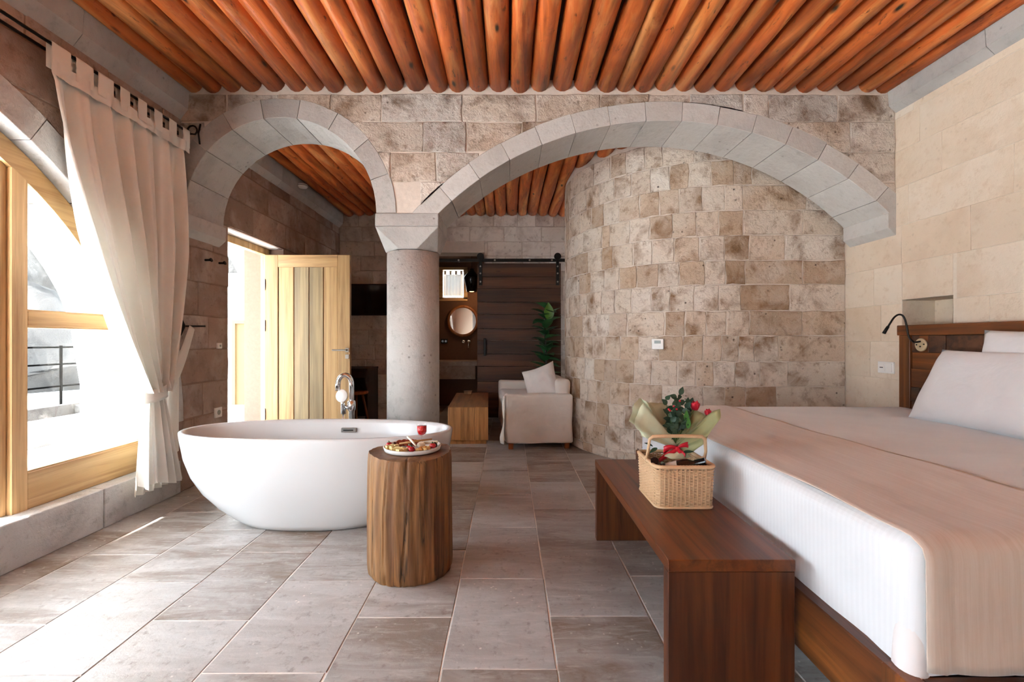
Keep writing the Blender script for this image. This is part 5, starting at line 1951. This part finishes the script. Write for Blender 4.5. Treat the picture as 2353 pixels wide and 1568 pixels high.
b = MB(); b.bm(cloth_box(0.0, SW, 0.0, 0.17, 0.055, 0.575, 0.03, 0.006, 1)); b.build('arm', M['sofa'], so, smooth=True, local=True)
b = MB(); b.bm(cloth_box(0.0, SW, SL - 0.17, SL, 0.055, 0.60, 0.03, 0.007, 2)); b.build('arm', M['sofa'], so, smooth=True, local=True)
b = MB(); b.bm(cloth_box(SW - 0.17, SW - 0.002, 0.10, SL - 0.1, 0.055, 0.72, 0.045, 0.008, 3)); b.build('backrest', M['sofa'], so, smooth=True, local=True)
b = MB(); b.bm(cloth_box(0.012, SW - 0.15, 0.16, SL - 0.16, 0.055, 0.36, 0.02, 0.005, 4)); b.build('seat_base', M['sofa'], so, smooth=True, local=True)
b = MB(); b.bm(cloth_box(0.0, SW - 0.16, 0.172, SL - 0.172, 0.35, 0.50, 0.045, 0.005, 5)); b.build('seat_cushion', M['sofa'], so, smooth=True, local=True)
# gathered corner pleat of the cover at the near left corner
b = MB()
def pleat(u, v):
    z = 0.56 - 0.50 * v
    w = 0.012 + 0.035 * v
    return (-0.012 - w * math.sin(u * math.pi) * (0.6 + 0.4 * math.sin(v * 9)), -0.01 + 0.10 * u + 0.012 * math.sin(v * 12 + u * 5), z)
b.grid(pleat, 12, 16); b.build('corner_pleat', M['sofa'], so, smooth=True, local=True, solid=0.003)
for (x, y) in ((0.06, 0.04), (SW - 0.06, 0.04), (0.06, SL - 0.05), (SW - 0.06, SL - 0.05)):
    b = MB(); b.box(x - 0.025, x + 0.025, y - 0.025, y + 0.025, 0, 0.06, 0.003); b.build('foot', M['stool_wood'], so, local=True)
pc = pillow('sofa_cushion', 'white scatter cushion leaning on the back of the slipcovered sofa', 0.40, 0.40, 0.16, (0.36, 5.12, 0.665), (Vector((-0.45, -0.85, 0.22)).to_track_quat('Z', 'Y').to_matrix() @ Matrix.Rotation(0.35, 3, 'Z')).to_euler(), M['cushion'], None, 5, 0.9)
pc['category'] = 'cushion'

# ---------------------------------------------------------------- block coffee table
ct = thing('coffee_table', 'solid block coffee table of warm brown timber opposite the sofa', 'coffee table', (-0.445, 5.04, 0), math.radians(2.5))
for i, (x0, x1) in enumerate(((-0.22, -0.075), (-0.074, 0.07), (0.071, 0.22))):
    b = MB(); b.box(x0, x1, 0.0, 1.36, 0.045, 0.408, 0.003)
    b.build('beam', M['block_wood'], ct, local=True)
b = MB(); b.box(-0.2195, 0.2195, 0.001, 1.359, 0.4085, 0.413, 0.0015); b.build('top_veneer', M['block_wood_y'], ct, local=True)
b = MB(); b.box(-0.20, 0.20, 0.03, 1.33, 0.0, 0.045); b.build('plinth', M['block_wood'], ct, local=True)
b = MB(); b.box(-0.60, -0.50, 6.18, 6.26, 0.4135, 0.45, 0.004)
bx = b.build('wooden_box', M['block_wood'])
tag(bx, 'little wooden box at the far end of the coffee table', 'box')
b = MB(); b.box(-0.605, -0.495, 6.175, 6.265, 0.45, 0.458, 0.002); b.build('lid', M['block_wood_y'], bx)

# ---------------------------------------------------------------- fiddle-leaf fig behind the sofa
FGX, FGY = 0.50, 6.36
fig = thing('potted_fig', 'dark green fiddle-leaf fig in a pot behind the sofa', 'plant', (FGX, FGY, 0))
M['fig'] = plain('fig_leaf', '#356b3c', 0.35, bump=0.1, scale=20)
M['fig2'] = plain('fig_leaf_young', '#4f7f26', 0.4)
b = MB(); b.lathe([(0.10, 0), (0.13, 0.26), (0.138, 0.28), (0.12, 0.28), (0.11, 0.24)], 28, (FGX, FGY)); b.build('pot', M['white_plastic'], fig, smooth=True)
b = MB(); b.lathe([(0.115, 0.235), (0.115, 0.24)], 28, (FGX, FGY)); b.build('soil', M['darkwood'], fig)
b = MB(); b.tube([(FGX, FGY, 0.2), (FGX + 0.02, FGY - 0.01, 0.8), (FGX, FGY, 1.25), (FGX + 0.015, FGY - 0.01, 1.6)], [0.016, 0.014, 0.011, 0.006], 8); b.build('trunk', M['darkwood'], fig, smooth=True)
rg = random.Random(9)
for i in range(34):
    z = 0.66 + 0.92 * i / 33
    a = i * 2.4
    dx, dy = math.cos(a), math.sin(a)
    if dy > 0.3: dy *= 0.35
    d = Vector((dx, dy, rg.uniform(-0.1, 0.7)))
    b = MB()
    leaf_shape(b, (FGX + 0.01, FGY, z), d, (0, 0, 1) if abs(d.normalized().z) < 0.8 else (0, -1, 0), rg.uniform(0.20, 0.28), rg.uniform(0.14, 0.19), 0.2, 6)
    b.build('leaf', M['fig2'] if i == 32 else M['fig'], fig, smooth=True)
b = MB(); leaf_shape(b, (FGX + 0.05, FGY - 0.1, 1.42), (-0.05, -0.1, 1), (0, -1, 0.2), 0.24, 0.14, 0.15, 6); b.build('leaf', M['fig2'], fig, smooth=True)

# ---------------------------------------------------------------- television, desk and stool in the far left corner
tv = thing('television', 'flat black television on the far wall beside the open door', 'television', (-2.0, 6.66, 1.5))
b = MB(); b.box(-2.30, -1.70, 6.625, 6.665, 1.50, 1.955, 0.004); b.build('casing', M['black'], tv)
b = MB(); b.box(-2.288, -1.712, 6.622, 6.626, 1.515, 1.943); b.build('screen', M['black_gloss'], tv)
b = MB(); b.box(-2.1, -1.9, 6.66, 6.70, 1.6, 1.85); b.build('bracket', M['black'], tv)
dk = thing('writing_desk', 'dark timber writing desk against the far wall under the television', 'desk', (-2.1, 6.4, 0))
b = MB(); b.box(-2.42, -1.885, 6.14, 6.66, 0.735, 0.765, 0.003); b.build('top', M['darkwood'], dk)
b = MB(); b.box(-1.915, -1.888, 6.15, 6.65, 0, 0.735); b.build('side_panel', M['darkwood'], dk)
b = MB(); b.box(-2.42, -2.393, 6.15, 6.65, 0, 0.735); b.build('side_panel', M['darkwood'], dk)
b = MB(); b.box(-2.393, -1.915, 6.62, 6.65, 0.05, 0.735); b.build('back_panel', M['darkwood'], dk)
b = MB(); b.box(-2.393, -1.915, 6.16, 6.6, 0.64, 0.73, 0.002); b.build('drawer', M['darkwood'], dk)
SX_, SY_ = -1.985, 5.98
sl = thing('round_stool', 'round wooden stool with splayed legs in front of the dark desk', 'stool', (SX_, SY_, 0))
b = MB(); b.lathe([(0.145, 0.445), (0.155, 0.455), (0.155, 0.475), (0.14, 0.485), (0.02, 0.478)], 32, (SX_, SY_)); b.build('seat', M['stool_wood'], sl, smooth=True)
for a in (-1.2, 0.35, 1.9, 3.5):
    c, s = math.cos(a), math.sin(a)
    b = MB(); b.tube([(SX_ + 0.08 * c, SY_ + 0.08 * s, 0.45), (SX_ + 0.17 * c, SY_ + 0.17 * s, 0.0)], [0.016, 0.012], 10)
    b.build('leg', M['stool_wood'], sl, smooth=True)

# ---------------------------------------------------------------- bathroom fittings
b = MB()
MC = (px(1063.5, 8.02), pz(738, 8.02))
TM = Matrix.Translation((MC[0], 8.045, MC[1])) @ Matrix.Rotation(math.pi / 2, 4, 'X')
mr = thing('round_mirror', 'round wall mirror with dark timber frame above the basin', 'mirror', (MC[0], 8.03, MC[1]))
b.lathe([(0.232, 0.0), (0.276, 0.0), (0.28, 0.02), (0.27, 0.035), (0.238, 0.035), (0.230, 0.025)], 48, mat=TM, caps=False); b.build('frame', M['stool_wood'], mr, smooth=True)
b = MB(); b.lathe([(0.235, 0.016), (0.235, 0.02)], 48, mat=TM); b.build('mirror_glass', M['mirror'], mr)
vt = thing('vanity_counter', 'stone vanity counter with basin block in the bathroom', 'vanity', (-1.0, 7.8, 0))
b = MB(); b.box(-1.598, -0.3, 7.55, 8.048, 0.72, 0.80, 0.004); b.build('top', M['dusk'], vt)
b = MB(); b.box(-1.15, -0.55, 7.58, 8.0, 0.50, 0.72, 0.006); b.build('basin_block', M['dusk'], vt)
b = MB(); b.box(-1.6, -1.5, 7.58, 8.0, 0.0, 0.72); b.build('support', M['plaster'], vt)
b = MB(); b.box(-0.42, -0.32, 7.58, 8.0, 0.0, 0.72); b.build('support', M['plaster'], vt)
for nm, x in (('tap_valve', 1064), ('tap_spout', 1077)):
    X = px(x, 8.0)
    t = thing(nm, 'round chrome wall valve under the mirror' if nm == 'tap_valve' else 'short chrome wall spout under the mirror', 'tap', (X, 8.04, 1.12))
    b = MB(); b.lathe([(0.03, 0), (0.03, 0.012), (0.02, 0.016)], 24, mat=Matrix.Translation((X, 8.05, pz(785, 8.03))) @ Matrix.Rotation(math.pi / 2, 4, 'X')); b.build('escutcheon', M['chrome'], t)
    b = MB()
    if nm == 'tap_spout':
        b.tube([(X, 8.04, pz(785, 8.03)), (X, 7.96, pz(786, 8.0)), (X, 7.955, pz(800, 8.0))], 0.013, 12)
    else:
        b.tube([(X, 8.04, pz(785, 8.03)), (X, 8.0, pz(785, 8.03))], 0.013, 12); b.tube([(X, 8.0, pz(785, 8.03)), (X + 0.03, 7.99, pz(790, 8.03))], 0.005, 8)
    b.build('body', M['chrome'], t, smooth=True)
so_ = thing('wall_socket', 'black double wall socket left of the bathroom taps', 'socket', (px(1020, 8.0), 8.04, 1.1))
X = px(1020, 8.0)
b = MB(); b.box(X - 0.06, X + 0.06, 8.035, 8.05, 1.085, 1.165, 0.002); b.build('plate', M['black'], so_)
for dx in (-0.028, 0.028):
    b = MB(); b.lathe([(0.02, 0), (0.02, 0.004)], 16, mat=Matrix.Translation((X + dx, 8.036, 1.125)) @ Matrix.Rotation(math.pi / 2, 4, 'X')); b.build('outlet', M['black_gloss'], so_)
LX_ = px(1084, 7.7)
pd = thing('pendant_lamp', 'black pendant lamp with a warm glow hanging in the bathroom', 'lamp', (LX_, 7.7, 1.95))
zt_, zb_ = pz(618, 7.7), pz(671, 7.7)
b = MB(); b.lathe([(0.03, zt_), (0.035, zt_ - 0.03), (0.125, zt_ - 0.13), (0.130, zt_ - 0.16), (0.085, zb_), (0.080, zb_), (0.12, zt_ - 0.16), (0.03, zt_ - 0.04)], 32, (LX_, 7.7), caps=False); b.build('shade', M['black_gloss'], pd, smooth=True)
b = MB(); b.tube([(LX_, 7.7, zt_), (LX_, 7.7, 2.56)], 0.004, 6); b.build('cord', M['black'], pd)
tb = NT('bulb_glow'); em = tb.n('ShaderNodeEmission', Color=(1.0, 0.55, 0.22, 1), Strength=6.0); tb.link(em.outputs[0], tb.out.inputs['Surface'])
b = MB(); b.lathe([(0.03, zb_ + 0.07), (0.055, zb_ + 0.05), (0.06, zb_ + 0.02), (0.03, zb_ + 0.002)], 20, (LX_, 7.7)); b.build('bulb', tb.m, pd, smooth=True)
pd_l = bpy.data.lights.new('pendant_light', 'POINT'); pd_l.energy = 2.5; pd_l.color = (1.0, 0.6, 0.3); pd_l.shadow_soft_size = 0.05
plo = bpy.data.objects.new('pendant_light', pd_l); plo.location = (LX_, 7.7, zb_ - 0.03); COL.objects.link(plo)

# ---------------------------------------------------------------- small fittings on the left wall
for i, (xp, yp, lab) in enumerate(((470, 598, 'dark iron coat peg, nearer the curtain of the two pegs'), (502, 605, 'dark iron coat peg, nearer the entrance of the two pegs'))):
    Y = -XL * FPX / (CX - xp)
    z = pz(yp, Y)
    b = MB(); b.tube([(XL - 0.01, Y, z), (XL + 0.05, Y, z)], 0.009, 8); b.tube([(XL + 0.05, Y, z), (XL + 0.058, Y, z + 0.003)], [0.016, 0.016], 10)
    tag(b.build('coat_peg', M['black']), lab, 'peg', 'coat pegs on the left wall')
Y = -XL * FPX / (CX - 500)
b = MB(); b.box(XL - 0.004, XL + 0.012, Y - 0.045, Y + 0.045, pz(948, Y) - 0.042, pz(948, Y) + 0.042, 0.003)
ws = tag(b.build('wall_outlet', M['white_plastic']), 'white square power outlet low on the left wall beside the entrance', 'outlet')
b = MB(); b.lathe([(0.021, 0), (0.021, 0.003)], 18, mat=Matrix.Translation((XL + 0.0115, Y, pz(948, Y))) @ Matrix.Rotation(math.pi / 2, 4, 'Y')); b.build('socket_face', M['lcd'], ws)
Y = -XL * FPX / (CX - 502.5)
b = MB(); b.box(XL - 0.004, XL + 0.014, Y - 0.028, Y + 0.028, pz(795, Y) - 0.024, pz(795, Y) + 0.024, 0.003)
k_ = tag(b.build('wall_button', M['white_plastic']), 'small white wall button at shoulder height beside the entrance', 'button')
b = MB(); b.lathe([(0.009, 0), (0.009, 0.004)], 14, mat=Matrix.Translation((XL + 0.0135, Y, pz(795, Y))) @ Matrix.Rotation(math.pi / 2, 4, 'Y')); b.build('push_knob', M['lcd'], k_)
Yd = 5.30
sm = thing('smoke_detector', 'white round smoke detector at the corner of the log ceiling', 'smoke detector', (px(695, Yd), Yd, pz(431, Yd)))
b = MB(); b.lathe([(0.055, 0.0), (0.058, -0.02), (0.05, -0.036), (0.03, -0.042)], 28, mat=Matrix.Translation((px(695, Yd), Yd, pz(424, Yd)))); b.build('case', M['white_plastic'], sm, smooth=True)
b = MB(); b.lathe([(0.0575, -0.014), (0.0585, -0.018), (0.0575, -0.022)], 28, caps=False, mat=Matrix.Translation((px(695, Yd), Yd, pz(424, Yd)))); b.build('vent_ring', M['lcd'], sm, smooth=True)

# ---------------------------------------------------------------- curtain rods
for xr, lab in ((-2.35, 'black iron curtain rod carrying the tab curtain, nearer the room'), (-2.425, 'black iron curtain rod nearer the left wall')):
    rd = thing('curtain_rod', lab, 'curtain rod', (xr, 1.4, 2.668), group='double curtain rods')
    b = MB(); b.tube([(xr, -0.9, 2.668), (xr, 3.40, 2.668)], 0.0085, 10); b.build('bar', M['black'], rd, smooth=True)
    for y in (-0.6, 1.3, 3.40):
        b = MB(); b.tube([(xr, y, 2.668), (XL - 0.005, y, 2.668)], 0.006, 8); b.build('bracket', M['black'], rd)
    if xr > -2.4:
        b = MB()
        pts = [(xr, 3.40, 2.668)] + [(xr + 0.035 * math.sin(t), 3.42, 2.668 + 0.035 - 0.035 * math.cos(t)) for t in [i * 0.6 for i in range(1, 9)]]
        b.tube(pts, 0.006, 8); b.tube([(xr + 0.06, 3.42, 2.75), (xr + 0.045, 3.42, 2.68), (xr + 0.055, 3.42, 2.60)], 0.006, 8)
        b.build('scroll_finial', M['black'], rd, smooth=True)

# ---------------------------------------------------------------- tied-back curtain
cu = thing('tied_curtain', 'cream cotton tab-top curtain gathered by a tieback beside the window', 'curtain', (-2.36, 3.0, 0.15))
ZT, ZTIE = 2.575, 0.80
TIEY = 3.045


def fold(u, f, ph):
    return math.sin(2 * math.pi * f * u + ph) + 0.35 * math.sin(2 * math.pi * (2.3 * f) * u + ph * 1.7)


def swept(u, v):
    t = v
    z = ZT - (ZT - ZTIE) * t
    y_top = 2.37 + (3.36 - 2.37) * u
    y_tie = TIEY + (u - 0.5) * 0.17
    k = t ** (1.65 + 0.5 * (u - 0.3))
    y = y_top + (y_tie - y_top) * k
    amp = 0.02 + 0.05 * min(1, t * 2.2) * (1 - 0.25 * t)
    if t < 0.03: amp *= 0.5
    x = -2.365 + 0.015 * t + amp * fold(u, 6.5, 0.6 + 0.5 * t)
    y += 0.006 * math.sin(u * 41 + t * 3) * t
    x += 0.05 * math.sin(math.pi * t) * (u - 0.6) * 0.4
    return (x, y, z)


b = MB(); b.grid(swept, 150, 40); b.build('drape', M['curtain'], cu, smooth=True)


def flare(u, v):
    z = ZTIE - 0.03 - (ZTIE - 0.03 - (0.175 + 0.035 * math.sin(u * 5 + 0.5) + 0.03 * u)) * v
    w = 0.15 + 0.20 * v ** 0.8
    y = TIEY + 0.005 + (u - 0.5) * w + 0.02 * v
    amp = 0.026 + 0.018 * v
    x = -2.345 + 0.03 * v + amp * fold(u, 4.5, 1.0)
    return (x, y, z)


b = MB(); b.grid(flare, 110, 18); b.build('lower_drape', M['curtain'], cu, smooth=True)


def flare2(u, v):
    z = ZTIE - 0.03 - (ZTIE - 0.17) * v
    y = TIEY + 0.03 + (u - 0.5) * (0.12 + 0.16 * v)
    return (-2.39 + 0.02 * fold(u, 4, 2.2), y, z)


b = MB(); b.grid(flare2, 60, 12); b.build('back_fold', M['curtain'], cu, smooth=True)


def straight(u, v):
    z = ZT - (ZT - 0.33) * v
    y = 3.06 + 0.335 * u + 0.01 * math.sin(v * 5)
    y -= 0.04 * v * (1 - u)
    return (-2.425 + 0.012 * fold(u, 3.5, 0.3), y, z)


b = MB(); b.grid(straight, 60, 20); b.build('straight_panel', M['curtain'], cu, smooth=True)
for i in range(8):
    yc = 2.405 + i * 0.133
    hw = 0.052 if i < 3 else 0.036
    b = MB()
    def f(u, v):
        a = math.pi * u
        if u < 0.3: x, z = -2.335, 2.545 + (2.668 - 2.545) * u / 0.3
        elif u > 0.7: x, z = -2.365, 2.668 - (2.668 - 2.545) * (u - 0.7) / 0.3
        else:
            aa = math.pi * (u - 0.3) / 0.4
            x, z = -2.35 + 0.015 * math.cos(aa), 2.668 + 0.013 * math.sin(aa)
        return (x, yc + (v - 0.5) * 2 * hw, z)
    b.grid(f, 20, 3); b.build('tab', M['curtain'], cu, smooth=True)
b = MB()
b.grid(lambda u, v: (-2.338 + 0.006 * fold(u, 6.5, 0.6), 2.355 + 1.02 * u, 2.585 - 0.075 * v), 80, 3); b.build('top_hem', M['curtain'], cu, smooth=True)
# tieback band and strap to the hook
def band(u, v):
    t = 2 * math.pi * u
    return (-2.352 + 0.062 * math.cos(t), TIEY + 0.098 * math.sin(t), ZTIE + 0.035 - 0.085 * v + 0.03 * math.sin(t) * 0.6)
b = MB(); b.grid(band, 40, 4, closeu=True); tb_ = b.build('tieback', M['curtain'], cu, smooth=True, solid=0.004)
hk = Vector((-2.41, 3.50, 1.235))
def strap(u, v):
    p0 = Vector((-2.30, TIEY + 0.07, ZTIE + 0.015))
    p = p0.lerp(hk, u)
    w = 0.075 + 0.015 * math.sin(u * 4)
    return (p.x + 0.015 * math.sin(v * 3), p.y + (v - 0.5) * w * 0.75, p.z - (v - 0.5) * w * 0.6 - 0.03 * math.sin(math.pi * u))
b = MB(); b.grid(strap, 16, 6); b.build('strap', M['curtain'], tb_, smooth=True, solid=0.003)
tk = thing('tieback_hook', 'black iron tieback hook on the left wall beside the curtain', 'hook', (XL, 3.5, 1.25))
b = MB(); b.tube([(XL - 0.01, 3.47, 1.25), (-2.41, 3.50, 1.25), (-2.36, 3.58, 1.252)], 0.007, 8); b.build('arm', M['black'], tk, smooth=True)
b = MB(); b.tube([(XL + 0.01, 3.44, 1.32), (XL + 0.016, 3.47, 1.25), (XL + 0.01, 3.44, 1.18)], [0.006, 0.012, 0.006], 8); b.build('mount', M['black'], tk, smooth=True)
